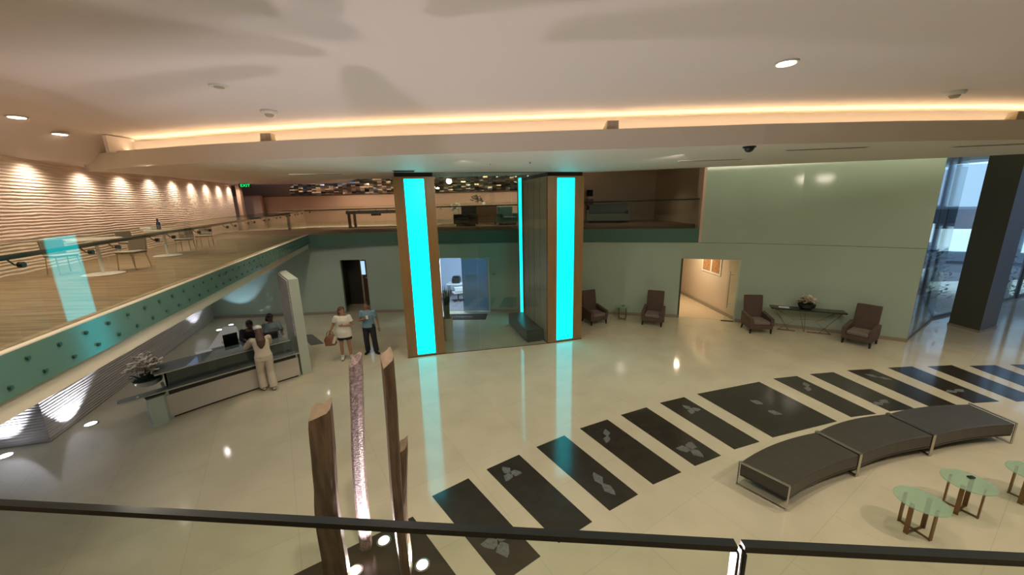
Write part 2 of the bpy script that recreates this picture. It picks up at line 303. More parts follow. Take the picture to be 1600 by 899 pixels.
# upper floors
FA, FB = Vector((-4.16, 2.86)), Vector((-8.42, 15.62)); fd = (FB - FA).normalized(); F0 = FA - fd * ((FA.y - .22) / fd.y)
FARP = [tuple(FB), (-6.6, 16.05), (-4.8, 16.22), (-2.1, 16.12)] + wall_run(-.4, XF)
B9 = B0 + bd * 31
up = MB().prism([tuple(F0), tuple(FB), (-12.9, 16.3), tuple(BB - bd * 3), tuple(B0)], 3.06, HU - .03)
struct('floor_mezzanine', MB().prism([tuple(F0 + Vector((-.05, 0))), tuple(FB + Vector((-.05, 0))), (-12.9, 17), (-14.5, 20.4), (-14.8, 20.4), tuple(B0)], HU - .03, HU), 'upfloor')
struct('trim_2', up, 'beige')
struct('floor_lounge', MB().prism([(p[0], p[1] + .02) for p in FARP] + [(7.4, 15.5), (9.5, 18), (9.5, 24), (-16, 24), (-16, 20.35), (-14.4, 20.3), (-12.9, 17)], 3.07, HU), 'upfloor2')
struct('floor_balcony', MB().box(-3.3, 26, -9, .17, 3.06, HU).prism([(-3.3, .17), (-3.3, -9), (-9.9, -9), (-9.9, .17)], 3.06, HU), 'upfloor')
# light strip on the floor along the rose wall
# ceilings
def zc(x, y):
    t = min(1, max(0, (-8.25 - x) / 1.2)); t = t * t * (3 - 2 * t); return ZT * (1 - t) + (5.75 + .02 * max(0, y - 9)) * t
LIP = [(-9.6, 8.9), (-8, 8.35), (-6, 7.85), (-3.9, 7.52), (-2, 7.36), (0, 7.28), (2.2, 7.15), (4.5, 7.0), (6.8, 7.0), (9.2, 7.12), (12, 7.5), (16, 8.3)]
BACK = [(-8.35, 8.85), (-6, 8.25), (-3.9, 7.9), (-2, 7.72), (0, 7.62), (2.2, 7.5), (4.5, 7.38), (6.8, 7.4), (9.2, 7.55), (12, 7.95), (16, 8.75)]
def interp(L, x):
    if x <= L[0][0]: return L[0][1]
    for a, b in zip(L, L[1:]):
        if x <= b[0]: return a[1] + (b[1] - a[1]) * (x - a[0]) / (b[0] - a[0])
    return L[-1][1]
cm = MB(); xs = [-16 + i * .5 for i in range(14)] + [-9.5 + i * .15 for i in range(12)] + [-7.7 + i * 1.2 for i in range(31)]
xs = sorted(set(round(x, 3) for x in xs)); ny = 14; vs = []
for x in xs:
    y1 = interp(BACK, x) + .8 if x > -8.35 else 22.2
    for j in range(ny + 1): y = -9 + (y1 + 9) * j / ny; vs.append((x, y, zc(x, y)))
fs = [(i * (ny + 1) + j, i * (ny + 1) + j + 1, (i + 1) * (ny + 1) + j + 1, (i + 1) * (ny + 1) + j) for i in range(len(xs) - 1) for j in range(ny)]
cm.add(vs, fs); struct('ceiling', cm, 'ceil', smooth=False)
bpy.data.objects['ceiling'].data.polygons.foreach_set('use_smooth', [True] * len(fs))
SB = [(16.5, 8.6), (13.4, 9.4), (11.6, 10.25), (8.4, 11.0), (4.9, 11.9), (2.5, 12.7), (.4, 13.2), (-2, 13.45), (-4.2, 13.5), (-7, 13.3), (-9.2, 12.9)]
struct('ceiling_slab', MB().prism(LIP + SB, ZS, ZS + .34), 'slab')
cv = MB(); strip_wall(cv, BACK, ZS + .3, 6.2, .06); cv.box(-8.42, -8.35, 8.3, 8.9, ZS + .3, 6.26)
struct('trim_3', cv, 'ceil')
struct('ceiling_lounge', MB().prism([(p[0], p[1] + .16) for p in BACK] + [(26, 9), (26, 24), (-16, 24), (-16, 20.5), (-8.35, 20.5)], 6.36, 6.5), 'slab')
cl = MB()
for a, b in zip(BACK, BACK[1:]):
    strip_wall(cl, [(a[0], a[1] + .1), (b[0], b[1] + .1)], 6.16, 6.185, .03)
tag(cl.build('cove_light', 'coveled'), 'long warm light strip glowing behind the top edge of the ceiling cove', 'strip light')
for (ax, ay), (bx, by) in zip(BACK, BACK[1:]):
    L = hypot(bx - ax, by - ay); mx, my = (ax + bx) / 2, (ay + by) / 2
    a = lamp('AREA', 'cove_glow', (mx, my - .13, ZS + .36), (mx, my - .10, 7), 1.7 * L, (1, .70, .38), sx=L, sy=.05)
    a.rotation_euler = (pi, 0, atan2(by - ay, bx - ax))
# glow strip on the back edge of the slab, washing the top of the green wall
GW = [(5.2, 11.55), (8.4, 10.75), (11.6, 10.0), (13.2, 9.3)]
for a_, b_ in zip(GW, GW[1:]):
    L = hypot(b_[0] - a_[0], b_[1] - a_[1]); o = lamp('AREA', 'wall_wash', ((a_[0] + b_[0]) / 2, (a_[1] + b_[1]) / 2, 6.03), (0, 0, 0), 10 * L, (1, .95, .72), sx=L, sy=.2)
    o.rotation_euler = (pi / 2, 0, atan2(b_[1] - a_[1], b_[0] - a_[0]))
# enclosing walls out of view
struct('wall_south', MB().box(-12, 30, -9.2, -9, 0, 6.5), 'beige')
struct('wall_east', MB().box(26, 26.2, -9, 6, 0, 6.5), 'beige')

# ------------------------------------------------------------------ rooms behind the openings
def room(nm, x0, x1, d, zh, wm, fm, n):
    P0, P1 = on_wall(x0), on_wall(x1); t = (Vector(P1) - Vector(P0)).normalized(); nrm = Vector((-t.y, t.x)); return P0, P1, t, nrm
a, b = DX[0]; P0, P1, t, nr = room('', a, b, 3, 0, 0, 0, 0)
q = lambda P, u, v: (P[0] + t.x * u + nr.x * v, P[1] + t.y * u + nr.y * v)
struct('wall_corridor', strip_wall(MB(), [q(P1, .35, .17), q(P1, .35, 1.7), q(P0, -.5, 1.7), q(P0, -.5, .17)], 0, 2.9, .08), 'dk')
struct('ceiling_corridor', MB().prism([q(P0, -.6, .17), q(P1, .5, .17), q(P1, .5, 1.8), q(P0, -.6, 1.8)], 2.9, 3.0), 'dk')
dk = thing('corridor_door', 'dark panelled door at the back of the unlit corridor left of the columns', 'door', (*q(P0, .35, 1.62), 0), atan2(t.y, t.x))
MB().box(0, 1.1, -.05, 0, 0, 2.2).build('panel', 'walnut', dk); MB().box(-.08, 0, -.07, 0, 0, 2.28).box(1.1, 1.18, -.07, 0, 0, 2.28).box(-.08, 1.18, -.07, 0, 2.2, 2.28).build('frame', 'taupe', dk)
MB().box(.1, 1.0, -.07, -.05, 1.3, 1.34).build('push_bar', 'steel', dk)
o = thing('notice_panel', 'narrow pale lit panel hanging at the top right of the corridor opening', 'sign', (*q(P1, -.16, .05), 1.75), atan2(t.y, t.x))
MB().box(-.08, .08, -.02, .02, 0, .6).build('face', 'winout', o); MB().box(-.09, .09, .02, .035, -.01, .61).build('back', 'frame', o)
c = q(P0, .5, 1.0); lamp('SPOT', 'corridor_fill', (c[0], c[1], 2.8), (c[0], c[1], 0), 9, WARM, .05, 120, .8)  # added lamp that lifts the otherwise too dark corridor
# office
a, b = DX[1]; P0, P1, t, nr = room('', a, b, 3, 0, 0, 0, 0)
struct('wall_office', strip_wall(MB(), [q(P1, .8, .17), q(P1, .8, 4.2), q(P0, -1.2, 4.2), q(P0, -1.2, .17)], 0, 2.9, .08), 'offw')
struct('floor_office', MB().prism([q(P0, -1.2, .1), q(P1, .8, .1), q(P1, .8, 4.2), q(P0, -1.2, 4.2)], 0, .012), 'offfloor')
struct('ceiling_office', MB().prism([q(P0, -1.3, .17), q(P1, .9, .17), q(P1, .9, 4.3), q(P0, -1.3, 4.3)], 2.9, 3.0), 'offw')
c = q(P0, .7, .55); lamp('AREA', 'office_light', (c[0], c[1], 2.86), (c[0] + nr.x * .8, c[1] + nr.y * .8, 0), 190, (.62, .78, 1), sx=.5, sy=.5)
ang = atan2(t.y, t.x)
od = thing('office_glass_door', 'frosted blue glass door leaf standing on the right side of the bright office doorway', 'door', (*q(P1, 0, .04), 0), ang)
MB().box(-1.18, -.03, 0, .02, .02, 2.38).build('glass_leaf', 'frostdoor', od); MB().box(-.03, 0, -.02, .04, 0, 2.42).box(-1.2, 0, -.01, .03, 2.38, 2.42).build('rail', 'white', od)
MB().tube([(-1.1, -.05, .6), (-1.1, -.05, 1.9)], .014).build('handle', 'steel', od)
struct('trim_4', MB().box(0, .05, -.03, .16, 0, DH, Matrix.Translation((*P1, 0)) @ Matrix.Rotation(ang, 4, 'Z')).box(-.05, 0, -.03, .16, 0, DH, Matrix.Translation((*P0, 0)) @ Matrix.Rotation(ang, 4, 'Z')), 'white')
dsk = thing('office_desk', 'white office desk seen through the left half of the office doorway', 'desk', (*q(P0, .25, 2.6), 0), ang)
MB().rbox(-.6, .85, -.35, .35, .72, .76, .01).build('desktop', 'white', dsk)
for sx in (-.55, .8): MB().box(sx - .02, sx + .02, -.3, .3, 0, .72).build('leg', 'steel', dsk)
mon = thing('desk_printer', 'black printer on the white office desk', 'printer', (*q(P0, .1, 2.65), .765), ang)
MB().rbox(-.2, .2, -.2, .2, 0, .28, .03).build('body', 'black', mon); MB().rbox(-.17, .17, -.15, .15, .28, .36, .03).build('lid', 'screen', mon)
mo = thing('desk_monitor', 'dark monitor tilted at the right end of the office desk', 'monitor', (*q(P0, .85, 2.65), .765), ang + .4)
MB().rbox(-.22, .22, -.015, .015, .12, .42, .01).build('screen', 'screen', mo); MB().box(-.02, .02, 0, .03, 0, .2).box(-.1, .1, -.07, .07, 0, .015).build('stand', 'black', mo)
for u, v, nm in ((.45, 2.4, 'loose white papers at the middle of the office desk'), (.72, 2.35, 'white papers near the tilted office monitor')):
    tag(MB().box(-.13, .13, -.1, .1, 0, .03, Matrix.Translation((*q(P0, u, v), .765)) @ Matrix.Rotation(ang + .3, 4, 'Z')).build('paper_stack', 'paper'), nm, 'papers')
oc = thing('office_chair', 'white seated office chair on a black base inside the office', 'chair', (*q(P0, .35, 1.75), 0), ang + .5)
MB().rbox(-.24, .24, -.23, .23, .44, .5, .03).build('seat', 'white', oc); MB().rbox(-.22, .22, -.25, -.2, .55, .78, .03).build('backrest', 'white', oc)
MB().cyl(0, 0, .1, .44, .03, 10).build('post', 'black', oc)
bs = MB()
for k in range(5): bs.tube([(0, 0, .1), (.28 * cos(k * 1.257), .28 * sin(k * 1.257), .05)], .018)
bs.build('base', 'black', oc)
# hallway
a, b = DX[2]; P0, P1, t, nr = room('', a, b, 3, 0, 0, 0, 0); ang = atan2(t.y, t.x)
HL = [q(P1, .05, .17), q(P1, -.1, 1.0), q(P0, .05, 5.6)]
struct('wall_hall', strip_wall(MB(), [HL[0], q(P0, 0.35, 4.6), ], 0, 2.95, -.08).add([], []), 'hallw')
struct('wall_hall_left', strip_wall(MB(), [q(P0, -1.5, 5.4), q(P0, -1.5, .17)], 0, 2.95, .08), 'hallw')
struct('wall_hall_end', strip_wall(MB(), [q(P0, .6, 5.4), q(P0, -1.5, 5.4)], 0, 2.95, -.08), 'hallw')
struct('floor_hall', MB().prism([q(P0, -1.5, .1), q(P1, .1, .1), q(P1, .1, 5.4), q(P0, -1.5, 5.4)], 0, .008), 'hallf')
struct('ceiling_hall', MB().prism([q(P0, -1.6, .17), q(P1, .2, .17), q(P1, .2, 5.5), q(P0, -1.6, 5.5)], 2.95, 3.04), 'hallw')
struct('baseboard_hall', strip_wall(MB(), [(HL[0][0] - .03, HL[0][1] - .01), (q(P0, .33, 4.6)[0] - .03, q(P0, .33, 4.6)[1])], 0, .13, .02), 'base')
c = q(P0, .1, 2.0); lamp('AREA', 'hall_light', (c[0], c[1], 2.88), (c[0], c[1], 0), 70, (1, .78, .52), sx=.4, sy=.4)
hd = Vector(q(P0, .35, 4.6)) - Vector(HL[0]); hl = hd.length; hd.normalize()
pf = thing('framed_print', 'white framed orange print hanging on the hallway wall', 'picture', (HL[0][0] + hd.x * hl * .42, HL[0][1] + hd.y * hl * .42, 1.95), atan2(hd.y, hd.x))
MB().box(-.75, .75, .0, .03, -.42, .42).build('frame', 'white', pf)
for sx in (-.36, .36): MB().box(sx - .3, sx + .3, .03, .035, -.34, .34).build('print', 'art', pf)
tb = thing('waste_bin', 'tall silver waste bin with black lid in the hallway', 'bin', (*q(P0, -.15, 3.4), 0), ang)
MB().rbox(-.22, .22, -.2, .2, 0, .85, .02).build('body', 'silver', tb); MB().rbox(-.23, .23, -.21, .21, .85, .92, .02).build('lid', 'black', tb); MB().box(-.2, .2, .2, .34, 0, .95).build('side_panel', 'black', tb)
gd = thing('hall_glass_door', 'clear glass door with a long steel pull at the right of the hallway opening', 'door', (*q(P1, -.02, .02), 0), ang)
MB().box(-.36, -.03, -.01, .01, .02, 2.38).build('glass_leaf', 'rail', gd)
MB().tube([(-.30, -.06, .55), (-.30, -.06, 2.0)], .016).tube([(-.30, -.06, .7), (-.1, 0, .7)], .012).tube([(-.30, -.06, 1.85), (-.1, 0, 1.85)], .012).build('handle', 'steel', gd)
MB().box(-.03, .03, -.03, .03, 0, 2.42).build('stile', 'gwhite', gd); MB().box(-.45, -.02, -.08, -.01, .0, .03).build('floor_rail', 'frame', gd)
struct('trim_5', MB().box(-.03, .03, -.02, .17, 0, DH, Matrix.Translation((*P0, 0)) @ Matrix.Rotation(ang, 4, 'Z')), 'frame')

# ------------------------------------------------------------------ lounge behind the balcony
o = struct('wall_rose', MB().box(-14.2, 1.6, 22, 22.2, HU, 5.34), 'pink')
struct('trim_6', MB().box(-14.2, 1.6, 21.96, 22.24, 5.34, 5.39), 'walnut')
struct('trim_7', MB().box(-14.0, 1.5, 21.9, 22, HU, HU + .28), 'taupe')
o = struct('wall_mosaic', MB().box(-13.0, 1.6, 22.9, 23.1, 5.0, 6.36), 'mosaic'); uv_along(o, (1, 0))
struct('wall_lounge_left', MB().box(-16, -13.9, 21.5, 21.7, HU, 5.4).box(-16, -13.0, 23.0, 23.2, HU, 6.4).box(-14.35, -14.15, 20.3, 20.5, HU, 6.4), 'pink')
struct('wall_lounge_right', MB().box(1.6, 9.6, 22, 22.2, HU, 6.4).box(1.5, 1.7, 20.6, 22, HU, 6.4).box(8.3, 8.5, 15.0, 22, HU, 6.4), 'hallw')
struct('wall_balcony_end', MB().box(XF - .02, XF + .24, on_wall(XF)[1] - .03, on_wall(XF)[1] + .35, 3.06, 6.3), 'pink')
struct('wall_lounge_end', MB().box(-16.2, -16, 18, 24, HU, 6.5), 'pink')
for x in (-11.5, -8.5, -5.5, -2.5, .2): lamp('SPOT', 'lounge_beam', (x, 19.5, 6.2), (x, 21.2, HU), 170, WARM, .05, 120, .8)
lamp('AREA', 'rose_wall_glow', (-8, 21.6, HU + .06), (-8, 21.7, 3), 30, (1, .8, .55), sx=8, sy=.1)
for x, y in ((4.2, 18.5), (6.8, 18.5)): lamp('SPOT', 'lounge_beam', (x, y, 6.1), (x, y, HU), 30, WARM, .05, 120, .8)
# little lamps seen in the ceiling edge above the mirror wall
for k, x in enumerate((-6.3, -4.2, -1.9, -.3, 1.1)):
    o = thing('ceiling_spot', ['first', 'second', 'third', 'fourth', 'fifth'][k] + ' small warm ceiling lamp from the left above the mirror mosaic wall', 'ceiling light', (x, 21.4, 6.36), 0, 'small lamps above the mosaic wall')
    MB().lathe([(.09, -.015), (.09, 0)]).build('ring', 'white', o); MB().lathe([(.065, -.02), (.065, -.012)]).build('lens', 'lampw', o)
# exit sign
P = G(385, 284, 5.85)
ex = thing('exit_sign', 'small green lit EXIT sign hanging over the far end of the mezzanine', 'sign', (-12.55, 18.45, 5.78), radians(34))
MB().rbox(-.24, .24, -.02, .02, -.1, .1, .008).build('plate', 'black', ex); MB().box(-.01, .01, -.01, .01, .1, .3).build('stem', 'steel', ex)
def text(s, size, m, loc, rot, parent, ext=.004):
    cu = bpy.data.curves.new('txt', 'FONT'); cu.body = s; cu.size = size; cu.extrude = ext; cu.align_x = 'CENTER'; cu.align_y = 'CENTER'
    o = bpy.data.objects.new('t', cu); C.objects.link(o); dg = bpy.context.evaluated_depsgraph_get()
    me = bpy.data.meshes.new_from_object(o.evaluated_get(dg)); bpy.data.objects.remove(o); me.materials.clear(); me.materials.append(M[m])
    r = bpy.data.objects.new('lettering', me); C.objects.link(r); r.location = loc; r.rotation_euler = rot; r.parent = parent; return r
text('EXIT', .19, 'exitg', (0, -.026, 0), (pi / 2, 0, 0), ex)
# mezzanine washers and visible lenses
for k in range(14):
    s = B0 + bd * (9.2 + k * 1.62) + Vector((bd.y, -bd.x)) * .32
    z = zc(s.x, s.y) - .04
    if s.y > 20: break
    lamp('SPOT', 'wall_washer_beam', (s.x, s.y, z), (s.x - bd.y * .12, s.y + bd.x * .12, 3.6), 66, (1, .80, .62), .04, 145, 1)
for k, (x, y) in enumerate(((45, 248), (105, 253))):
    P = VP(x, y, tuple(BA + Vector((.9, 0))), tuple(BB + Vector((.9, 0)))); s = Vector((P.x, P.y))
    o = thing('ceiling_downlight', ('left' if k == 0 else 'right') + ' one of two bright oval lamps in the low ceiling beside the stone wall', 'ceiling light', (s.x, s.y, zc(s.x, s.y) - .004), 0, 'lamps above the stone wall')
    MB().lathe([(.13, -.02), (.13, 0)]).build('ring', 'white', o); MB().lathe([(.1, -.026), (.1, -.016)]).build('lens', 'lampw', o)
for x, y, e in ((-6.6, 5.5, 110), (-7.6, 8.2, 110), (-9.0, 12, 140), (-10.5, 16, 100), (-5.4, 2.0, 50)):
    lamp('SPOT', 'mezzanine_beam', (x, y, 5.6), (x, y, HU), e, WARM, .3, 130, .8)

# ------------------------------------------------------------------ street front on the right
WC = (27.5, 18.2)
wd = MB(); strip_wall(wd, [(12.86, 11.5), WB], .1, 6.2, .02); strip_wall(wd, [WB, WC], .1, 6.2, .02)
w1 = struct('window_1', wd, 'rail')
mu = MB(); strip_wall(mu, [(12.86, 11.5), WB, WC], 0, .1, .1); strip_wall(mu, [(12.86, 11.5), WB, WC], 6.1, 6.3, .1)
fdv = (Vector(WC) - Vector(WB)).normalized(); gdv = (Vector(WB) - Vector((12.86, 11.5))).normalized()
for k in range(1, 6): p = Vector(WB) + fdv * (k * 2.4); mu.box(p.x - .04, p.x + .04, p.y - .04, p.y + .08, 0, 6.2)
mf = mu.build('window_frame', 'mulli', w1)
struct('ground_outside', MB().box(10, 70, 11.6, 60, -.25, -.21), 'pave')
OA, OB = Vector((22, 30.5)), Vector((46, 20)); od_ = (OB - OA).normalized(); oang = atan2(od_.y, od_.x)
bl = thing('street_building', 'pale building across the street with dark canopy and tall daylit windows', 'building', (OA.x, OA.y, 0), oang)
MB().box(-3, 30, 0, 3, 0, 16).build('wall', 'street', bl)
MB().box(-3, 30, -1.2, 0, 2.35, 3.65).build('canopy', 'streetd', bl)
for k in range(6): MB().box(-3.2 + k * 4.2, .4 + k * 4.2, -.06, 0, 3.8, 6.55).box(-3.2 + k * 4.2, .4 + k * 4.2, -.06, 0, 8, 12).build('window', 'winout', bl); MB().box(-3.2 + k * 4.2, .4 + k * 4.2, -.1, 0, 6.6, 6.8).build('window_light', 'winstrip', bl)
for k in range(6): MB().box(-3.2 + k * 4.2, .4 + k * 4.2, -.06, 0, .7, 2.3).build('shop_window', 'winstrip', bl)
al = thing('amber_street_lamp', 'glowing amber lamp under the canopy across the street', 'lamp', (OA.x + od_.x * 10.5 - .5, OA.y + od_.y * 10.5 - 1.5, 3.0), oang)
MB().rbox(-.35, .35, -.1, .1, -.12, .12, .08).build('lens', 'amber', al); MB().box(-.03, .03, -.03, .03, .1, .45).build('bracket', 'streetd', al)
def shrub(x, y, h, label, seed):
    random.seed(seed); t = thing('shrub', label, 'shrub', (x, y, -.2), 0, 'shrubs outside the street window')
    MB().tube([(0, 0, 0), (.05, .02, h * .4), (0, 0, h * .7)], .04).build('stem', 'walnut', t)
    f = MB()
    for k in range(260):
        a = random.random() * 6.28; r = random.random() ** .5 * .75; z = h * (.1 + .9 * random.random()); r *= 1.1 - z / h * .4
        c = Vector((r * cos(a), r * sin(a), z)); d = Vector((cos(a + random.uniform(-1, 1)), sin(a + random.uniform(-1, 1)), random.uniform(-.2, .8))) * random.uniform(.15, .3); n = d.cross(Vector((0, 0, 1))).normalized() * .05
        f.add([c - n * .3, c + d * .5 - n, c + d, c + d * .5 + n], [(0, 1, 2, 3)])
    f.build('foliage', 'green', t)
shrub(17.6, 15.5, 2.6, 'tallest leafy shrub outside the glass beside the olive pillar', 1); shrub(19.4, 17.2, 2.4, 'leafy shrub behind the tall one outside the glass', 2); shrub(15.6, 14.9, 1.7, 'lowest leafy shrub nearest the glass corner outside', 4); shrub(23.9, 17.6, 2.0, 'leafy shrub at the right edge outside the street window', 3)
pl = thing('square_pillar', 'wide olive square pillar in front of the street window at the right', 'pillar', (0, 0, 0))
MB().prism([(16.0, 13.05), (16.02, 12.14), (17.2, 12.62), (17.2, 13.35)], .08, 6.2).build('shaft', 'olive', pl); MB().prism([(15.98, 13.07), (16.0, 12.12), (17.22, 12.6), (17.22, 13.37)], 0, .08).build('plinth', 'base', pl)

# ------------------------------------------------------------------ balcony edge, railings
fo = thing('mezzanine_fascia', 'green glass edge panel running along the sloping left mezzanine with two rows of dark fixings', 'fascia', (F0.x, F0.y, 0), atan2(fd.y, fd.x), 'green glass balcony edges')
LL = (FB - F0).length
MB().box(0, LL, -.05, -.004, 3.24, HU).build('glass_band', 'fascia', fo); MB().box(0, LL, -.052, .01, HU, HU + .012).build('top_strip', 'beige', fo)
for k in range(int(LL / .34)):
    for r_, z in ((0, 3.5), (.12, 3.33)):
        MB().loft([(.2 + r_ + k * .34, -.07, z), (.2 + r_ + k * .34, -.05, z)], [.018, .02], 8, Vector((0, 0, 1))).build('fixing', 'bolt', fo)
fo2 = thing('balcony_fascia', 'green glass edge panel of the far balcony above the back wall', 'fascia', (0, 0, 0), 0, 'green glass balcony edges')
FF = [tuple(FB)] + [p for p in FARP[1:]]
strip_wall(MB(), [(p[0], p[1] - .03) for p in FF], 3.06, HU, .025).build('glass_band', 'fascia', fo2)
acc = 0
for (ax, ay), (bx, by) in zip(FF, FF[1:]):
    L = hypot(bx - ax, by - ay); n = max(1, int(L / .42))
    for k in range(n):
        u = (k + .5) / n
        for z in (3.42, 3.22):
            x, y = ax + (bx - ax) * u + (.1 if z < 3.3 else 0), ay + (by - ay) * u - .05
            MB().loft([(x, y, z), (x, y + .025, z)], [.018, .018], 8, Vector((0, 0, 1))).build('fixing', 'bolt', fo2)
def railing(name, label, pts, zb, zt0, zt1, zh0, zh1, inn, cat='railing', every=1.35, hr=True, grp='glass railings'):
    t = thing(name, label, cat, (0, 0, 0), 0, grp)
    P = [Vector((p[0], p[1])) for p in pts]; lens = [(P[i + 1] - P[i]).length for i in range(len(P) - 1)]; tot = sum(lens); s0 = 0; hp = []
    for i in range(len(P) - 1):
        d = (P[i + 1] - P[i]).normalized(); nn = Vector((-d.y, d.x)); n = max(1, round(lens[i] / every))
        for k in range(n):
            a, b = lens[i] * k / n + .008, lens[i] * (k + 1) / n - .008; ua, ub = (s0 + a) / tot, (s0 + b) / tot
            A, B = P[i] + d * a, P[i] + d * b; za, zb2 = zt0 + (zt1 - zt0) * ua, zt0 + (zt1 - zt0) * ub; h = nn * .006
            vs = [(A.x - h.x, A.y - h.y, zb), (B.x - h.x, B.y - h.y, zb), (B.x + h.x, B.y + h.y, zb), (A.x + h.x, A.y + h.y, zb), (A.x - h.x, A.y - h.y, za), (B.x - h.x, B.y - h.y, zb2), (B.x + h.x, B.y + h.y, zb2), (A.x + h.x, A.y + h.y, za)]
            g = MB().add(vs, [(3, 2, 1, 0), (0, 1, 5, 4), (1, 2, 6, 5), (2, 3, 7, 6), (3, 0, 4, 7)]).build('glass_panel', 'rail', t)
            vs2 = vs[4:] + [(v[0], v[1], v[2] + .004) for v in vs[4:]]
            MB().add(vs2, [(3, 2, 1, 0), (4, 5, 6, 7), (0, 1, 5, 4), (1, 2, 6, 5), (2, 3, 7, 6), (3, 0, 4, 7)]).build('glass_edge', 'edge', g)
            if hr:
                for q in (a + .22, b - .22):
                    if b - a < .8: continue
                    X = P[i] + d * q; zh = zh0 + (zh1 - zh0) * (s0 + q) / tot; Y = X + nn * inn
                    br = MB().tube([(X.x, X.y, zh - .07), (X.x + nn.x * .05, X.y + nn.y * .05, zh - .07), (Y.x, Y.y, zh - .02)], .007)
                    br.loft([(X.x - nn.x * .012, X.y - nn.y * .012, zh - .07), (X.x + nn.x * .025, X.y + nn.y * .025, zh - .07)], [.026, .026], 10, Vector((0, 0, 1)))
                    br.build('bracket', 'handrail', t)
        s0 += lens[i]
    if hr:
        s0 = 0
        for i, p in enumerate(P):
            d = (P[min(i + 1, len(P) - 1)] - P[max(i - 1, 0)]).normalized(); nn = Vector((-d.y, d.x)); u = s0 / tot
            hp.append((p.x + nn.x * inn, p.y + nn.y * inn, zh0 + (zh1 - zh0) * u)); s0 += lens[i] if i < len(lens) else 0
        MB().tube(hp, .024, 10).build('handrail', 'handrail', t, True)
    return t
off = Vector((fd.y, -fd.x)) * -.03
railing('glass_railing', 'clear glass railing with dark bronze handrail along the left mezzanine cafe', [tuple(F0 + off + fd * .4), tuple(FB + off)], HU - .02, 4.42, 4.66, 4.28, 4.55, .09)
def back_off(pts, d): return [(p[0], p[1] + d) for p in pts]
railing('glass_railing', 'clear glass railing with dark handrail on the far balcony left of the cyan columns', back_off([tuple(FB + off), (-6.6, 16.05), (-4.3, 16.23)], .03), HU - .02, 4.70, 4.72, 4.58, 4.6, .09)
railing('glass_railing', 'clear glass railing on the far balcony seen between the two cyan columns', back_off([(-4.25, 16.23), (-2.1, 16.12)] + wall_run(-.4, 1.0), .05), HU - .02, 4.72, 4.74, 4.6, 4.63, .09)
railing('glass_railing', 'clear glass railing with thin rail in front of the dark sofa', back_off(wall_run(2.3, XF - .05), .05), HU - .02, 4.72, 4.74, 4.66, 4.7, .09)
# nearest rail
NA, NB = G(0, 780, 4.5), G(1146, 842, 4.5); nd = Vector((NB.x - NA.x, NB.y - NA.y)).normalized(); NAv = Vector((NA.x, NA.y)); NBv = Vector((NB.x, NB.y)); nn = Vector((-nd.y, nd.x))
N2 = Vector(G(1157, 843, 4.5)[:2]); N3 = Vector(G(1600, 864, 4.5)[:2]); nd2 = (N3 - N2).normalized()
for nm, a, b in (('long clear glass balustrade panel crossing the bottom of the picture, left of the joint', NAv - nd * .5, NBv), ('clear glass balustrade panel at the bottom right, right of the joint', N2, N2 + nd2 * 1.2)):
    t = thing('balustrade_panel', nm, 'railing', (a.x, a.y, 0), atan2((b - a).y, (b - a).x), 'near glass balustrade'); L = (b - a).length
    MB().box(0, L, -.0055, 0, 3.0, 4.496).build('glass_pane', 'rail', t); MB().box(0, L, -.0055, 0, 4.496, 4.5).build('top_edge', 'edge', t)
    x_ = L if 'left' in nm else 0; MB().box(x_ - .0008, x_ + .0008, -.007, 0, 3.0, 4.496).build('side_edge', 'edge', t)

# ------------------------------------------------------------------ lit columns and the glass between them
def frame_of(a, b): return Vector((a.x, a.y, 0)), atan2(b.y - a.y, b.x - a.x), hypot(b.x - a.x, b.y - a.y)
def column(p0, p1, depth, label, fin):
    o, an, W = frame_of(G(*p0), G(*p1)); t = thing('light_column', label, 'column', o, an, 'cyan lit columns'); H = 5.5
    l, r = W * .255, W * .745
    MB().box(0, l, 0, .12, .0, H).box(r, W, 0, .12, 0, H).box(l, r, 0, .12, 0, .06).box(l, r, 0, .12, H - .05, H).build('front_frame', 'wood', t)
    n = 5; z0, z1 = .065, H - .055
    for k in range(n): MB().box(l + .003, r - .003, .035, .09, z0 + (z1 - z0) * k / n + .004, z0 + (z1 - z0) * (k + 1) / n - .004).build('light_panel', 'led', t)
    MB().box(.01, W - .01, .12, depth, 0, H).build('core', 'taupe' if fin else 'wood', t)
    MB().box(.04, W - .04, .06, depth - .05, H, ZS).build('shadow_gap', 'darkgap', t); MB().box(-.012, W + .012, -.012, depth + .01, 0, .03).build('plinth', 'walnut', t)
    if fin:
        MB().box(-.03, .01, depth - .12, depth, 0, ZS + .6).box(-.03, .01, depth - .62, depth - .52, 0, ZS + .0).build('side_frame', 'wood', t)
        MB().box(-.015, .01, depth - .52, depth - .12, .05, ZS).build('side_light', 'led', t)
        for k in range(1, 4): MB().box(.004, .012, .12 + k * .6, .126 + k * .6, .03, H).build('panel_joint', 'walnut', t)
    return o, an, W
cL = column((638, 560), (696, 553), 2.6, 'left one of the two tall columns with a glowing cyan front', False)
cR = column((856, 537), (908, 530), 3.05, 'right, deeper column with cyan front and taupe side wall', True)
for (o, an, W), e in ((cL, 22), (cR, 22)):
    m = o + Vector((cos(an), sin(an), 0)) * W / 2 + Vector((sin(an), -cos(an), 0)) * .15
    a = lamp('AREA', 'column_glow', (m.x, m.y, 2.8), (m.x + sin(an), m.y - cos(an), 2.8), e * 1.1, CYAN, sx=.6, sy=5.2); a.visible_glossy = True
    a.rotation_euler = (pi / 2, 0, an); a.data.spread = pi
    bpy.data.objects.remove(a)
A_ = cL[0] + Vector((cos(cL[1]), sin(cL[1]), 0)) * (cL[2] + .01); B_ = cR[0] - Vector((cos(cR[1]), sin(cR[1]), 0)) * .01
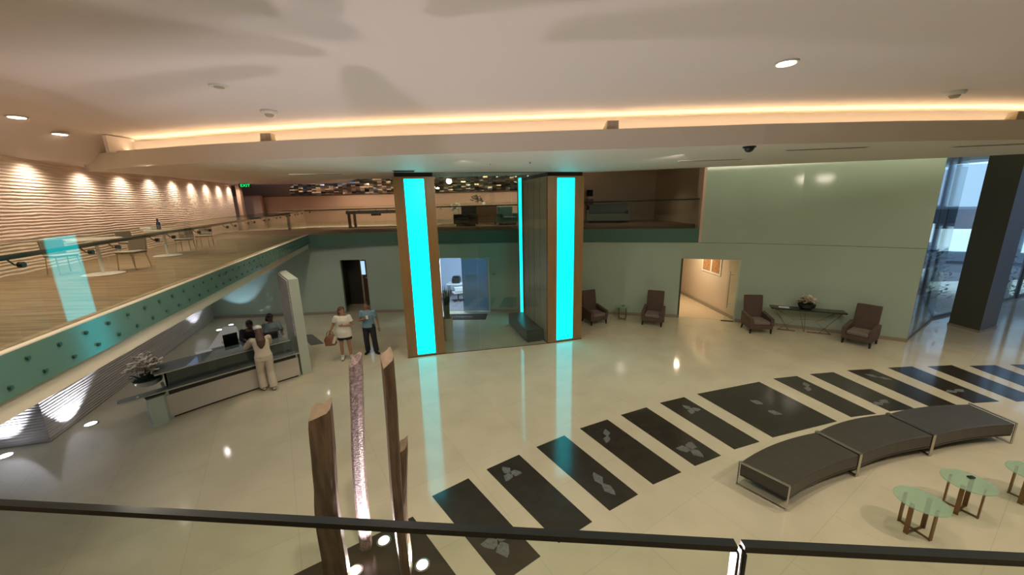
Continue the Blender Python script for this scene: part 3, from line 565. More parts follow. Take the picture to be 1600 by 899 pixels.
gp = thing('glass_partition', 'floor to ceiling clear glass wall standing between the two cyan columns', 'glass wall', (A_.x, A_.y, 0), atan2(B_.y - A_.y, B_.x - A_.x)); L = (B_ - A_).length
for k in range(3): MB().box(L * k / 3 + .006, L * (k + 1) / 3 - .006, 0, .012, .01, ZS - .02).build('glass_pane', 'fwall', gp)
MB().box(0, L, -.01, .022, 0, .012).box(0, L, -.01, .022, ZS - .02, ZS).build('channel', 'frame', gp)
ot = thing('ottoman_bench', 'long black padded bench against the taupe side of the right column', 'bench', cR[0], cR[1])
MB().rbox(-.66, -.06, .28, 2.5, .03, .45, .03).build('cushion', 'black', ot); MB().box(-.62, -.1, .32, 2.46, 0, .03).build('base', 'darkgap', ot)

# ------------------------------------------------------------------ floor inlays
CC = Vector((11.4, -10.5))
def inlay(a, b, L, label, leafs=(), widen=None):
    A, B = Vector(G(*a)[:2]), Vector(G(*b)[:2]); da, db = (CC - A).normalized(), (CC - B).normalized()
    pts = [A, B, B + db * L, A + da * L]
    if widen: pts = widen
    o = MB().prism([tuple(p) for p in pts], 0, .004).build('floor_strip', 'dark'); tag(o, label, 'floor inlay', 'dark stone strips in the arc')
    for (x, y, sc, rot, k) in leafs:
        p = G(x, y); MBl = MB()
        def wing(an, ln, wd):
            c, s_ = cos(an), sin(an); pp = [(0, -.1 * wd), (ln * .45, -wd * .55), (ln, -.05 * wd), (ln * .8, wd * .25), (ln * .35, wd * .5), (0, .15 * wd)]
            return [(p.x + (u * c - v * s_) * sc, p.y + (u * s_ + v * c) * sc) for u, v in pp]
        if k == 2:
            MBl.prism(wing(rot, .30, .17), .004, .0075); MBl.prism(wing(rot + pi * .92, .30, .17), .004, .0075)
        else:
            for da_ in (0, 2.1, 4.0)[:k]: MBl.prism(wing(rot + da_, .27, .2), .004, .0075)
        MBl.build('leaf_motif', 'leaf', o)
    return o
IN = [((675, 776), (732, 748), [(780, 848, 1, 1.2, 3)], 'first dark floor strip, nearest the timber poles and partly behind the balustrade'),
      ((760, 734), (811, 711), [(797, 740, .8, 2.3, 3)], 'second dark floor strip from the timber poles, its lower tip crossing the glass edge'),
      ((838, 699), (882, 681), [(941, 757, 1, -1.0, 2)], 'third dark floor strip from the poles, with a cyan reflection on its upper end'),
      ((906, 670), (949, 656), [(949, 682, .8, 1.5, 2)], 'fourth dark floor strip from the poles, with a leaf near its upper end'),
      ((970, 649), (1010, 637), [(1079, 703, 1, -1.0, 3)], 'fifth dark floor strip from the poles, with a leaf near its lower end'),
      ((1031, 630), (1069, 621), [(1080, 640, .8, 2.2, 3)], 'sixth dark floor strip from the poles, just before the wide square panel'),
      ((1089, 616), (1186, 597), [(1192, 632, 1, 2.4, 1), (1200, 643, 1, -.6, 1)], 'wide dark square floor panel with a silver bird-like leaf pair'),
      ((1208, 592), (1245, 588), [(1262, 605, .9, 1.2, 2)], 'first narrow dark strip to the right of the wide square panel'),
      ((1265, 585), (1302, 582), [(1378, 630, .9, .5, 2)], 'second narrow dark strip to the right of the wide square panel'),
      ((1323, 579), (1362, 577), [(1372, 590, .9, -.6, 2)], 'third narrow dark strip right of the square panel, leaf at its upper end'),
      ((1387, 575), (1425, 573), [], 'fourth narrow dark strip right of the square panel, without a leaf'),
      ((1449, 573), (1487, 571), [(1494, 612, .9, .3, 2)], 'fifth narrow dark strip right of the square panel, ending past the bench'),
      ((1514, 572), (1555, 571), [], 'bluish dark floor strip near the right edge, second last in view'),
      ((1578, 570), (1618, 570), [], 'last dark floor strip cut by the right edge of the picture')]
for a, b, lf, lb in IN: inlay(a, b, 1.9, lb, lf)
A = Vector(G(645, 808)[:2]); u1 = (CC - A).normalized(); u2 = Vector((-u1.y, u1.x)) * -1
u2 = Vector((-.83, -.56)).normalized()
pf = MB().prism([tuple(A), tuple(A + u2 * 2.0), tuple(A + u2 * 2.0 + u1 * 2.1), tuple(A + u1 * 2.1)], 0, .006).build('sculpture_base', 'dark'); tag(pf, 'dark striated stone panel in the floor under the timber poles', 'floor panel')

# ------------------------------------------------------------------ timber pole sculpture and its floor lamps
def pole(bp, tp, zt, w, d, m, label, rz, notch=0, ang0=0):
    B = G(*bp) if len(bp) == 2 else Vector(bp); T = G(tp[0], tp[1], zt); t = thing('timber_pole', label, 'sculpture', (B.x, B.y, .006), 0, 'timber poles of the floor sculpture')
    dx, dy = T.x - B.x, T.y - B.y; dx = max(-.5, min(.5, dx)); dy = max(-.35, min(.35, dy)); rs = random.Random(int(w * 1000) + int(zt * 100)); n = 9; k = 14; ring = []
    prof = [(-.5, -.5), (-.1, -.5), (.35, -.5), (.5, -.3), (.5, .2), (.42, .5), (.05, .44 - notch * .5), (-.3, .5), (-.5, .42), (-.5, 0)]
    if m == 'log2': prof = [(-.5, -.25), (-.25, -.5), (.25, -.5), (.5, -.25), (.5, .25), (.25, .5), (-.25, .5), (-.5, .25)]
    vs = []
    for j in range(k + 1):
        u = j / k; z = zt * u; cx, cy = dx * u + .02 * sin(u * 5 + zt), dy * u + .015 * sin(u * 7)
        for (px, py) in prof:
            s_ = 1 + .05 * sin(u * 9 + px * 3) + rs.uniform(-.02, .02); X, Y = px * w * s_, py * d * s_
            zz = z + (.09 * px + .05 * py * 2) * (j == k)
            vs.append((cx + X * cos(rz) - Y * sin(rz), cy + X * sin(rz) + Y * cos(rz), zz))
    p = len(prof); fs = [(i * p + q, i * p + (q + 1) % p, (i + 1) * p + (q + 1) % p, (i + 1) * p + q) for i in range(k) for q in range(p)] + [tuple(range(p - 1, -1, -1)), tuple(k * p + q for q in range(p))]
    mb = MB().add(vs, fs); mb.build('trunk', m, t)
    top = MB().add([(v[0], v[1], v[2] + .004) for v in vs[-p:]], [tuple(range(p))]); top.build('cut_end', 'cut' if m == 'log1' else 'log2', t); return t
pole((530, 905), (499, 641), 2.5, .23, .17, 'log1', 'thick brown timber pole at the left of the sculpture with a split top', .15, .25)
pole((512, 905), (499, 729), 1.75, .10, .10, 'log1', 'thin low brown timber pole hugging the left side of the thick pole', .1)
pole((571, 856), (553, 563), 2.81, .155, .13, 'log2', 'tall pinkish pole with a lattice bark texture in the middle', .05)
pole((636, 915), (602, 560), 3.1, .12, .15, 'log1', 'tallest slim brown pole with a slanted cut top', .5)
pole((634, 895), (628, 697), 1.85, .12, .12, 'log1', 'short brown pole with rounded top in front of the tallest one', .0)
def uplight(x, y, e, lb, col, m, aim=None, spot=60, r=.075, grp='floor uplights', rad=.03, z0=.006, blend=.55):
    P = G(x, y) if y else Vector(x); o = thing('floor_uplight', lb, 'floor light', (P.x, P.y, z0), 0, grp)
    MB().lathe([(r * 1.35, 0), (r * 1.35, .006), (r * 1.05, .008)]).build('bezel', 'steel', o); MB().lathe([(r, .0), (r, .009)]).build('lens', m, o)
    lamp('SPOT', 'uplight_beam', (P.x, P.y, .05), aim or (P.x + .45, P.y + .35, 3), e, col, rad, spot, blend)
uplight(600, 846, 200, 'lit floor lamp at the foot of the lattice pole', (1, .88, .86), 'lampw', spot=112)
uplight(660, 884, 200, 'lit floor lamp right of the tallest pole', (1, .86, .80), 'lampw', spot=112)
uplight(555, 893, 200, 'lit floor lamp between the thick pole and the bottom edge', (.95, .85, .92), 'lampw', spot=112)
for x, y, lb in ((142, 663, 'bright floor lamp in front of the large glow on the low stone wall'), (8, 713, 'floor lamp at the far left below the leftmost glow'), (343, 516, 'floor lamp behind the reception desk near the wall corner')):
    P = G(x, y); uplight(x, y, 150 if x != 343 else 90, lb, COOL, 'lampc', (P.x - .75, P.y + .05, 2.0), 100, .1, 'floor lamps washing the stone wall', .05, 0, .3)
P = G(361, 508); uplight(361, 508, 80, 'floor lamp nearest the blue glow on the back wall', (.45, .7, 1), 'lampc', (P.x - .3, P.y + .9, 2.2), 80, .08, 'floor lamps washing the stone wall', .05, 0, .3)

# ------------------------------------------------------------------ armchairs, tables by the back wall
def armchair():
    t = thing('armchair', 'x', 'armchair', (0, 0, 0), 0, 'brown high back armchairs by the green wall')
    MB().rbox(-.38, .38, -.36, .36, .17, .33, .03).build('seat_frame', 'brown', t)
    MB().rbox(-.27, .27, -.38, .24, .33, .46, .045).build('seat_cushion', 'taupeseat', t)
    T = Matrix.Translation((0, .26, .3)) @ Matrix.Rotation(radians(-9), 4, 'X')
    MB().rbox(-.31, .31, 0, .13, 0, .95, .035, T).build('backrest', 'brown', t)
    for s_ in (-1, 1):
        MB().add([(s_ * .28, -.36, .3), (s_ * .39, -.36, .3), (s_ * .39, .36, .3), (s_ * .28, .36, .3), (s_ * .28, -.36, .54), (s_ * .39, -.36, .54), (s_ * .39, .36, .66), (s_ * .28, .36, .66)],
                 [(3, 2, 1, 0), (4, 5, 6, 7), (0, 1, 5, 4), (1, 2, 6, 5), (2, 3, 7, 6), (3, 0, 4, 7)] if s_ > 0 else [(0, 1, 2, 3), (7, 6, 5, 4), (4, 5, 1, 0), (5, 6, 2, 1), (6, 7, 3, 2), (7, 4, 0, 3)]).build('armrest', 'brown', t)
        for y in (-.31, .31):
            MB().loft([(s_ * .33, y, .17), (s_ * .34, y + (.05 if y > 0 else -.01), 0)], [.04, .028], 6).build('leg', 'legd', t)
    return t
ch0 = armchair()
for i, (a, b, lb) in enumerate((((922, 510), (949.5, 505.5), 'brown high back armchair half hidden by the right column'), ((1001, 507.4), (1035, 511.7), 'brown high back armchair beside the hallway opening, left of it'),
        ((1169, 521.5), (1207.4, 522.4), 'brown high back armchair right of the hallway opening, left of the console'), ((1312, 534.7), (1361.5, 546), 'brown high back armchair furthest right, beyond the console table'))):
    A, B = G(*a), G(*b); rz = atan2(B.y - A.y, B.x - A.x); m = (A + B) / 2; loc = (m.x - sin(rz) * .33, m.y + cos(rz) * .33, 0)
    if i == 0: ch0.location = loc; ch0.rotation_euler = (0, 0, rz); ch0['label'] = lb
    else: dup(ch0, loc, rz, lb)
P = G(972, 499)
st = thing('side_table', 'small round glass side table on a thin metal frame between two armchairs', 'table', P)
MB().lathe([(.29, .54), (.3, .545), (.3, .552), (.29, .557)]).build('glass_top', 'frost', st)
for k in range(4):
    a = k * pi / 2 + .4; MB().tube([(.2 * cos(a), .2 * sin(a), .54), (.2 * cos(a), .2 * sin(a), .02)], .011, 6).build('leg', 'bronze', st)
MB().tube([(.2 * cos(.4), .2 * sin(.4), .02), (-.2 * cos(.4), -.2 * sin(.4), .02)], .011, 6).tube([(-.2 * sin(.4), .2 * cos(.4), .02), (.2 * sin(.4), -.2 * cos(.4), .02)], .011, 6).build('base_cross', 'bronze', st)
tag(MB().rbox(-.05, .05, -.03, .03, 0, .02, .006, Matrix.Translation((P.x + .02, P.y, .558))).build('card_holder', 'black'), 'tiny black card holder on the small glass side table', 'card holder')
A, B = G(1209, 481, .85), G(1321, 490, .85); rz = atan2(B.y - A.y, B.x - A.x); L = 2.15; m = (A + B) / 2
ct = thing('console_table', 'long black topped console table on thin bronze wire legs against the green wall', 'table', (m.x, m.y, 0), rz)
MB().rbox(-L / 2, L / 2, 0, .42, .8, .85, .008).build('tabletop', 'dark', ct)
wr = MB()
for s_ in (-1, 1): wr.tube([(s_ * .95, .06, .8), (s_ * .45, .2, .02)], .01, 6).tube([(s_ * .95, .36, .8), (s_ * .3, .2, .4), (s_ * .75, .2, .02)], .01, 6)
wr.tube([(-.6, .2, .42), (.6, .2, .5)], .008, 6).tube([(-.2, .2, .8), (.0, .2, .02)], .008, 6).tube([(.0, .1, .02), (0, .34, .8)], .008, 6).build('wire_frame', 'bronze', ct)
MB().box(-.78, -.25, .17, .23, 0, .02).box(.1, .78, .17, .23, 0, .02).build('foot_bar', 'bronze', ct)
def on_ct(u, v, z): return (m.x + cos(rz) * u - sin(rz) * v, m.y + sin(rz) * u + cos(rz) * v, z)
tag(MB().box(-.15, .15, -.06, .06, 0, .02, Matrix.Translation(on_ct(-.68, .15, .851)) @ Matrix.Rotation(rz, 4, 'Z')).build('brochure', 'whitecard'), 'white brochure lying on the left of the console table', 'brochure')
def orchid(loc, r, label, seed, tall, bowlm='silver', spread=1.0):
    rs = random.Random(seed); t = thing('orchid_bowl', label, 'flower arrangement', loc, rs.random() * 6, 'orchid bowls')
    MB().lathe([(r * .35, 0), (r * .6, .02), (r * .9, .07), (r, .15), (r * 1.02, .17), (r * .95, .165), (r * .85, .12)], n=32).build('bowl', bowlm, t, True)
    MB().lathe([(r * .9, .12), (r * .85, .165), (r * .4, .19), (.01, .195)], n=24).build('moss', 'soil', t)
    lf = MB()
    for k in range(10):
        a = k * .63; p = Vector((r * .5 * cos(a), r * .5 * sin(a), .17)); d = Vector((cos(a), sin(a), .5)) * r * .8; nn = Vector((-sin(a), cos(a), 0)) * .035
        lf.add([p - nn, p + d * .5 - nn + Vector((0, 0, .03)), p + d, p + d * .5 + nn + Vector((0, 0, .03)), p + nn], [(0, 1, 2, 3, 4)])
    lf.build('leaves', 'green', t)
    sm_ = MB(); pt = MB()
    for k in range(26):
        a = k * 2.4; rr = (.15 + .85 * ((k + .5) / 26) ** .5) * r * spread; top = Vector((rr * cos(a) * 1.3, rr * sin(a) * 1.3, tall * (1.02 - .5 * (rr / (r * spread)) ** 2) * rs.uniform(.85, 1)))
        b0 = Vector((rs.uniform(-.5, .5) * r, rs.uniform(-.5, .5) * r, .17)); md = (b0 + top) / 2 + Vector((0, 0, tall * .15)); sm_.tube([b0, md, top], .005, 5)
        for q in range(9):
            u = .35 + .65 * q / 8; c = (md.lerp(top, (u - .5) * 2) if u > .5 else b0.lerp(md, u * 2)) + Vector([rs.uniform(-.035, .035) for _ in range(3)]); ax = rs.uniform(0, 6.28); tl = rs.uniform(-.5, .5)
            for f in range(5):
                g = ax + f * 1.2566; d = Vector((cos(g), sin(g) * cos(tl), sin(g) * sin(tl) + .15)) * .05; n2 = d.cross(Vector((tl, .3, 1))).normalized() * .028
                pt.add([c, c + d * .5 - n2, c + d, c + d * .5 + n2], [(0, 1, 2, 3)])
            pt.ball(c, .012, 5, 4)
    sm_.build('stems', 'green', t); pt.build('blossoms', 'petal', t); return t
orchid(on_ct(-.02, .2, .851), .26, 'black bowl of cream orchids on the console table by the green wall', 5, .52, 'black', .8)

# ------------------------------------------------------------------ curved bench in three units
BF = [Vector(G(*p)[:2]) for p in ((1226.6, 798.7), (1337.7, 744.7), (1451.8, 713), (1579.5, 693.6))]
BK = [Vector(G(*p, .44)[:2]) for p in ((1155, 722), (1276, 674), (1387, 645.6), (1516.4, 630.6))]
bl_ = ('left unit of the long curved charcoal bench, its end toward the viewer', 'middle unit of the long curved charcoal bench', 'right unit of the long curved charcoal bench near the picture edge')
for k in range(3):
    a0, a1, b0, b1 = BF[k], BF[k + 1], BK[k], BK[k + 1]; ctr = (a0 + a1 + b0 + b1) / 4; t = thing('curved_bench', bl_[k], 'bench', (ctr.x, ctr.y, 0), 0, 'curved bench units')
    def arc(p, q, sg, n=10):
        d = q - p; nn = Vector((-d.y, d.x)).normalized(); return [p + d * (i / n) + nn * sg * 4 * (i / n) * (1 - i / n) - ctr for i in range(n + 1)]
    d01 = (a1 - a0).normalized(); g = .035
    fr, bk = arc(a0 + d01 * g, a1 - d01 * g, .055), arc(b0 + d01 * g, b1 - d01 * g, .09)
    pts = [tuple(p) for p in fr] + [tuple(p) for p in reversed(bk)]
    MB().prism(pts, .2, .425).build('cushion', 'vinyl', t, mods=[('BEVEL', dict(width=.02, segments=3, limit_method='ANGLE'))])
    MB().prism([tuple(Vector(p) * .985) for p in pts], .17, .2).build('underframe', 'black', t)
    for (f_, b_, sg) in ((a0, b0, 1), (a1, b1, -1)):
        e = (b_ - f_).normalized(); f2, b2 = f_ - ctr + d01 * sg * .014, b_ - ctr + d01 * sg * .014; an = atan2(e.y, e.x); LL_ = (b2 - f2).length
        T = Matrix.Translation((f2.x, f2.y, 0)) @ Matrix.Rotation(an, 4, 'Z')
        MB().box(-.012, LL_ + .012, -.012, .012, 0, .02, T).box(-.012, 0, -.02, .02, 0, .44, T).box(LL_, LL_ + .012, -.02, .02, 0, .44, T).box(-.012, LL_ + .012, -.02, .02, .43, .442, T).build('frame', 'steel', t)
# three glass tables
GT = [((1428, 829), 'glass topped round table nearest the left bench end, lowest in the picture', .25), ((1500, 797), 'middle round glass table with a small black object on it', .45), ((1603, 783), 'round glass table cut by the right edge of the picture', .3)]
t0 = None
for (x, y), lb, rz in GT:
    P = G(x, y)
    if t0 is None:
        t0 = thing('glass_table', lb, 'table', P, rz, 'round glass tables on bronze cross legs')
        MB().lathe([(.27, .49), (.285, .493), (.285, .503), (.27, .506)], n=40).build('glass_top', 'frost', t0)
        for k in range(4):
            a = k * pi / 2; c, s_ = cos(a), sin(a); T = Matrix.Rotation(a, 4, 'Z')
            MB().box(.165, .185, -.025, .025, 0, .49, T).build('leg', 'bronze', t0)
        MB().box(-.185, .185, -.012, .012, .0, .02).box(-.012, .012, -.185, .185, 0, .02).build('base_cross', 'bronze', t0)
    else: dup(t0, P, rz, lb)
P = G(1517, 747, .507); tag(MB().rbox(-.045, .045, -.025, .025, 0, .025, .008, Matrix.Translation(P)).build('remote_control', 'black'), 'tiny black object lying on the middle glass table', 'remote')

# planter and door mat
P = G(701, 531)
pp = thing('potted_plant', 'tall dark snake plant in a slim ivory cylinder planter right of the left column', 'plant', P)
MB().lathe([(.15, 0), (.19, .8), (.2, .82), (.17, .82), (.165, .76)]).build('planter', 'pot', pp, True); MB().lathe([(.165, .7), (.165, .77), (.01, .78)]).build('soil', 'soil', pp)
rs = random.Random(3)
for k in range(16):
    a = k * .7; r = rs.uniform(.02, .11); h = rs.uniform(.7, 1.2); lean = rs.uniform(.02, .14); c, s_ = cos(a), sin(a); w_ = .035; f = MB(); n = 7; vs = []
    for j in range(n + 1):
        u = j / n; q = Vector(((r + lean * u * u) * c, (r + lean * u * u) * s_, .76 + h * u)); wd_ = w_ * (1 - u ** 4) + .002; vs += [q + Vector((-s_, c, 0)) * wd_, q + Vector((c, s_, 0)) * .008, q - Vector((-s_, c, 0)) * wd_, q - Vector((c, s_, 0)) * .008]
    f.add(vs, [(j * 4 + i, j * 4 + (i + 1) % 4, j * 4 + 4 + (i + 1) % 4, j * 4 + 4 + i) for j in range(n) for i in range(4)]); f.build('leaf', 'green', pp)
A, B, D_ = G(709, 500.5), G(750.5, 500.5), G(756, 490.5)
dm = thing('door_mat', 'black door mat with pale lettering in front of the bright office doorway', 'mat', ((A.x + D_.x) / 2 - .1, (A.y + D_.y) / 2, 0), -.04)
MB().rbox(-.85, .85, -.42, .42, 0, .012, .005).build('mat', 'matb', dm); text('vivene', .34, 'matt', (-.18, 0, .013), (0, 0, 0), dm, .0005)
P = G(610, 600)
rg = tag(MB().prism([tuple(G(486, 540)[:2]), tuple(G(506, 537)[:2]), tuple(G(488, 523)[:2]), tuple(G(470, 524)[:2])], 0, .01).build('floor_mat', 'denim'), 'dark grey floor mat behind the white portal at the desk', 'mat')

# ------------------------------------------------------------------ reception
DA, DB = G(268, 655), G(470, 588); dan = atan2(DB.y - DA.y, DB.x - DA.x); DL = hypot(DB.x - DA.x, DB.y - DA.y)
rd = thing('reception_desk', 'long reception desk with cream front, black gap and smoked glass counter', 'desk', (DA.x, DA.y, 0), dan)
def slightly(x0, x1, y0, y1, z0, z1, bow=.05, n=10):      # long box whose front bows inward a little
    fr = [(x0 + (x1 - x0) * i / n, y0 + bow * 4 * (i / n) * (1 - i / n)) for i in range(n + 1)]; bk = [(x0 + (x1 - x0) * i / n, y1 + bow * 4 * (i / n) * (1 - i / n)) for i in range(n + 1)]
    return MB().prism(fr + bk[::-1], z0, z1)
slightly(0, DL, 0, .03, .05, .58).build('front_panel', 'cream', rd); slightly(.02, DL - .02, .05, .6, 0, .05).build('toe_kick', 'darkgap', rd)
slightly(0, DL, .03, .12, .05, .72).build('dark_recess', 'black', rd); slightly(.0, .06, .03, .7, 0, .7, 0).box(DL - .04, DL, .03, .7, 0, .7).build('end_panel', 'gwhite', rd)
slightly(-.75, DL + .02, -.12, .14, .72, .745).build('ledge', 'topglass', rd); slightly(-.75, DL + .02, -.128, -.12, .718, .747).build('ledge_edge', 'steel', rd)
slightly(.1, DL - .05, .14, .155, .745, 1.08).build('glass_front', 'smoke', rd); slightly(-.1, DL - .1, .10, .85, 1.08, 1.10).build('counter_top', 'topglass', rd)
slightly(-.1, DL - .1, .093, .10, 1.078, 1.102).build('counter_edge', 'steel', rd)
slightly(.1, DL - .1, .75, .8, .05, 1.08).build('back_panel', 'black', rd)
for u in (.9, 1.9): MB().box(u, u + .16, .3, .34, .745, 1.08).build('glass_rib', 'gwhite', rd)
P = G(247, 664)
pd = thing('desk_pedestal', 'pale angular pedestal standing under the left end of the reception desk', 'pedestal', (P.x - .02, P.y + .1, 0), dan + .3)
MB().prism([(-.17, -.12), (.08, -.17), (.19, -.02), (.16, .16), (-.12, .16)], .0, .68).build('body', 'gwhite', pd); MB().prism([(-.2, -.15), (.1, -.2), (.22, -.02), (.18, .18), (-.15, .18)], .68, .70).build('cap', 'dark', pd)
def on_dk(u, v, z): return (DA.x + cos(dan) * u - sin(dan) * v, DA.y + sin(dan) * u + cos(dan) * v, z)
P = G(233, 602, .747); orchid((P.x, P.y, .748), .27, 'large bowl of cream orchids on the left tip of the reception desk', 9, .82, 'silver', .95)
# portal
zt = 2.8; A0, A1 = G(473, 586), G(487, 583); bt = G(433, 424, zt); dd = Vector((bt.x - A0.x, bt.y - A0.y)); LP = min(dd.length, 2.2); dd.normalize()
fw = Vector((A1.x - A0.x, A1.y - A0.y)); wd_ = .24; fw = fw.normalized() * wd_
po = thing('portal_wall', 'tall free standing white slab wall at the right end of the reception desk', 'partition', (A0.x, A0.y, 0))
Q = [Vector((0, 0)), fw, fw + dd * LP, dd * LP]
MB().prism([tuple(q) for q in Q], 0, zt).build('slab', 'gwhite', po)
st2 = MB().prism([tuple(q) for q in (dd * .14 - fw.normalized() * .02, dd * .14, dd * (LP - .02), dd * (LP - .02) - fw.normalized() * .02)], 1.15, zt - .06).build('stone_face', 'stone2', po); uv_along(st2, (dd.x, dd.y))
# back counter and equipment
q4 = [tuple(G(x, y, .8)[:2]) for x, y in ((325, 546), (349, 511), (369, 510), (379, 534))]
bc = thing('back_counter', 'low white work counter behind the reception desk', 'counter', (0, 0, 0))
MB().prism(q4, .77, .8).build('worktop', 'white', bc); cx4, cy4 = sum(p[0] for p in q4) / 4, sum(p[1] for p in q4) / 4
MB().prism([(cx4 + (p[0] - cx4) * .95, cy4 + (p[1] - cy4) * .95) for p in q4], 0, .77).build('cabinet', 'white', bc)
P = G(357, 536, .8); MB().rbox(-.22, .22, -.1, .1, .8, .86, .01, Matrix.Translation((P.x, P.y + .12, 0)) @ Matrix.Rotation(dan, 4, 'Z')).build('paper_tray', 'beige', bc)
P = G(319, 550, .9); ic = thing('white_box', 'small white box unit on the floor behind the desk, left of the counter', 'box', (P.x, P.y, 0), dan); MB().rbox(-.17, .17, -.14, .14, 0, .86, .02).build('cabinet', 'white', ic); MB().rbox(-.18, .18, -.15, .15, .86, .9, .01).build('lid', 'paper', ic)
for u, v, r, lb in ((1.62, 1.35, .1, 'black computer monitor behind the desk, left of the woman with the white cap'), (2.4, .62, -.2, 'black computer monitor behind the desk, right of the woman with the white cap')):
    mo = thing('computer_monitor', lb, 'monitor', on_dk(u, v, .76 if v > 1 else .75), dan + r, 'monitors at the reception')
    MB().rbox(-.17, .17, -.015, .015, .16, .56, .01).build('screen', 'screen', mo); MB().box(-.02, .02, .015, .04, 0, .4).box(-.1, .1, -.08, .08, 0, .015).build('stand', 'black', mo)
ws = thing('work_table', 'dark work table behind the counter carrying the left monitor', 'table', on_dk(1.12, 1.1, 0), dan)
MB().rbox(0, .78, 0, .5, .72, .76, .01).build('tabletop', 'dark', ws)
for x in (.04, .70):
    for y in (.04, .43): MB().box(x, x + .03, y, y + .03, 0, .72).build('leg', 'black', ws)

# ------------------------------------------------------------------ people (local frame: facing -Y, origin between the feet)
def fuse(mb, name, m, parent, vox, label=None): return mb.build(name, m, parent, True, label, [('REMESH', dict(mode='VOXEL', voxel_size=vox, adaptivity=0)), ('SMOOTH', dict(factor=.6, iterations=3))])
def person(label, loc, rz, J, skin, tall=1.7):
    """J: joints in metres; l / r sides have x < 0 for the person's right (seen on the left when facing us)"""
    t = thing('person', label, 'person', loc, rz); V = Vector; b = MB()
    hip, wst, chs, nk, hd = V(J['hip']), V(J['waist']), V(J['chest']), V(J['neck']), V(J['head'])
    b.loft([hip - V((0, 0, .08)), hip, wst, chs, chs.lerp(nk, .6), nk], [(.12, .09), (.155, .11), (.13, .095), (.165, .115), (.13, .085), (.06, .06)], 16)
    b.loft([nk - V((0, 0, .06)), nk, hd - V((0, 0, .07))], [.062, .054, .05], 12)
    yaw = J.get('yaw', 0); Rz = Matrix.Rotation(yaw, 3, 'Z'); nod = Matrix.Rotation(J.get('nod', 0), 3, 'X'); K = Rz @ nod
    hp = [(-.115, 0, .0, .035), (-.10, -.02, .045, .055), (-.06, -.012, .062, .08), (0, .0, .074, .092), (.05, .008, .076, .096), (.09, .008, .062, .082), (.118, .008, .03, .045)]
    rings = []; n = 16
    for z, yo, rx, ry in hp:
        rx = max(rx, .03); rings.append([hd + K @ V((rx * cos(2 * pi * k / n), yo + ry * sin(2 * pi * k / n), z)) for k in range(n)])
    b.add([v for r in rings for v in r], [(i * n + k, i * n + (k + 1) % n, (i + 1) * n + (k + 1) % n, (i + 1) * n + k) for i in range(len(hp) - 1) for k in range(n)] + [tuple(range(n - 1, -1, -1)), tuple((len(hp) - 1) * n + k for k in range(n))])
    b.loft([hd + K @ V((0, -.085, .015)), hd + K @ V((0, -.108, -.022)), hd + K @ V((0, -.085, -.03))], [.01, .015, .01], 8)
    for s_ in (-1, 1): b.ball(hd + K @ V((s_ * .078, .008, -.005)), (.012, .022, .032), 8, 6)
    for sd in ('r', 'l'):
        sh, el, wr = V(J[sd + 's']), V(J[sd + 'e']), V(J[sd + 'w'])
        b.ball(sh, .052, 12, 8); b.loft([chs.lerp(sh, .6), sh, sh.lerp(el, .4), el, el.lerp(wr, .3), wr], [.05, .048, .045, .038, .038, .026], 10)
        f = V(J[sd + 'f']).normalized(); side = f.cross(V(J.get(sd + 'n', (0, -1, 0)))).normalized(); nrm = side.cross(f).normalized()
        pe = wr + f * .09; b.loft([wr, wr + f * .04, pe], [(.024, .02), (.036, .016), (.038, .014)], 10, side)
        for k, (u, ln) in enumerate(((-.028, .065), (-.01, .075), (.01, .07), (.027, .055))):
            q = pe + side * u - f * .01; b.loft([q, q + f * ln * .5 - nrm * .008, q + f * ln - nrm * .028], [.0095, .0088, .0075], 7, side)
        tb_ = wr + f * .03 - side * .03 * (1 if sd == 'r' else -1) * J.get('thumb', 1); td = (f - side * .9 * (1 if sd == 'r' else -1) * J.get('thumb', 1)).normalized(); b.loft([tb_, tb_ + td * .035, tb_ + (td * .05 + f * .02)], [.012, .0105, .009], 7)
        h, kn, an = V(J[sd + 'h']), V(J[sd + 'k']), V(J[sd + 'a']); toe = V(J[sd + 't'])
        b.loft([h + V((0, 0, .06)), h, h.lerp(kn, .5), kn, kn.lerp(an, .3), an], [.085, .088, .07, .052, .056, .036], 12)
        b.loft([an + V((0, 0, .02)), an - V((0, 0, .02)), (an + toe) / 2 - V((0, 0, .02)), toe], [.036, .04, .036, .024], 10)
    body = fuse(b, 'body', skin, t, .0085)
    for s_ in (-1, 1):
        MB().ball(hd + K @ V((s_ * .03, -.081, .018)), (.011, .007, .007), 8, 6).build('eye', 'hairk', t)
        MB().box(-.016, .016, -.006, .004, 0, .006, Matrix.Translation(hd + K @ V((s_ * .03, -.088, .036))) @ K.to_4x4()).build('eyebrow', 'hairk', t)
    MB().ball(hd + K @ V((0, -.082, -.055)), (.022, .008, .006), 8, 6).build('mouth', 'lips', t)
    return t, hd, K
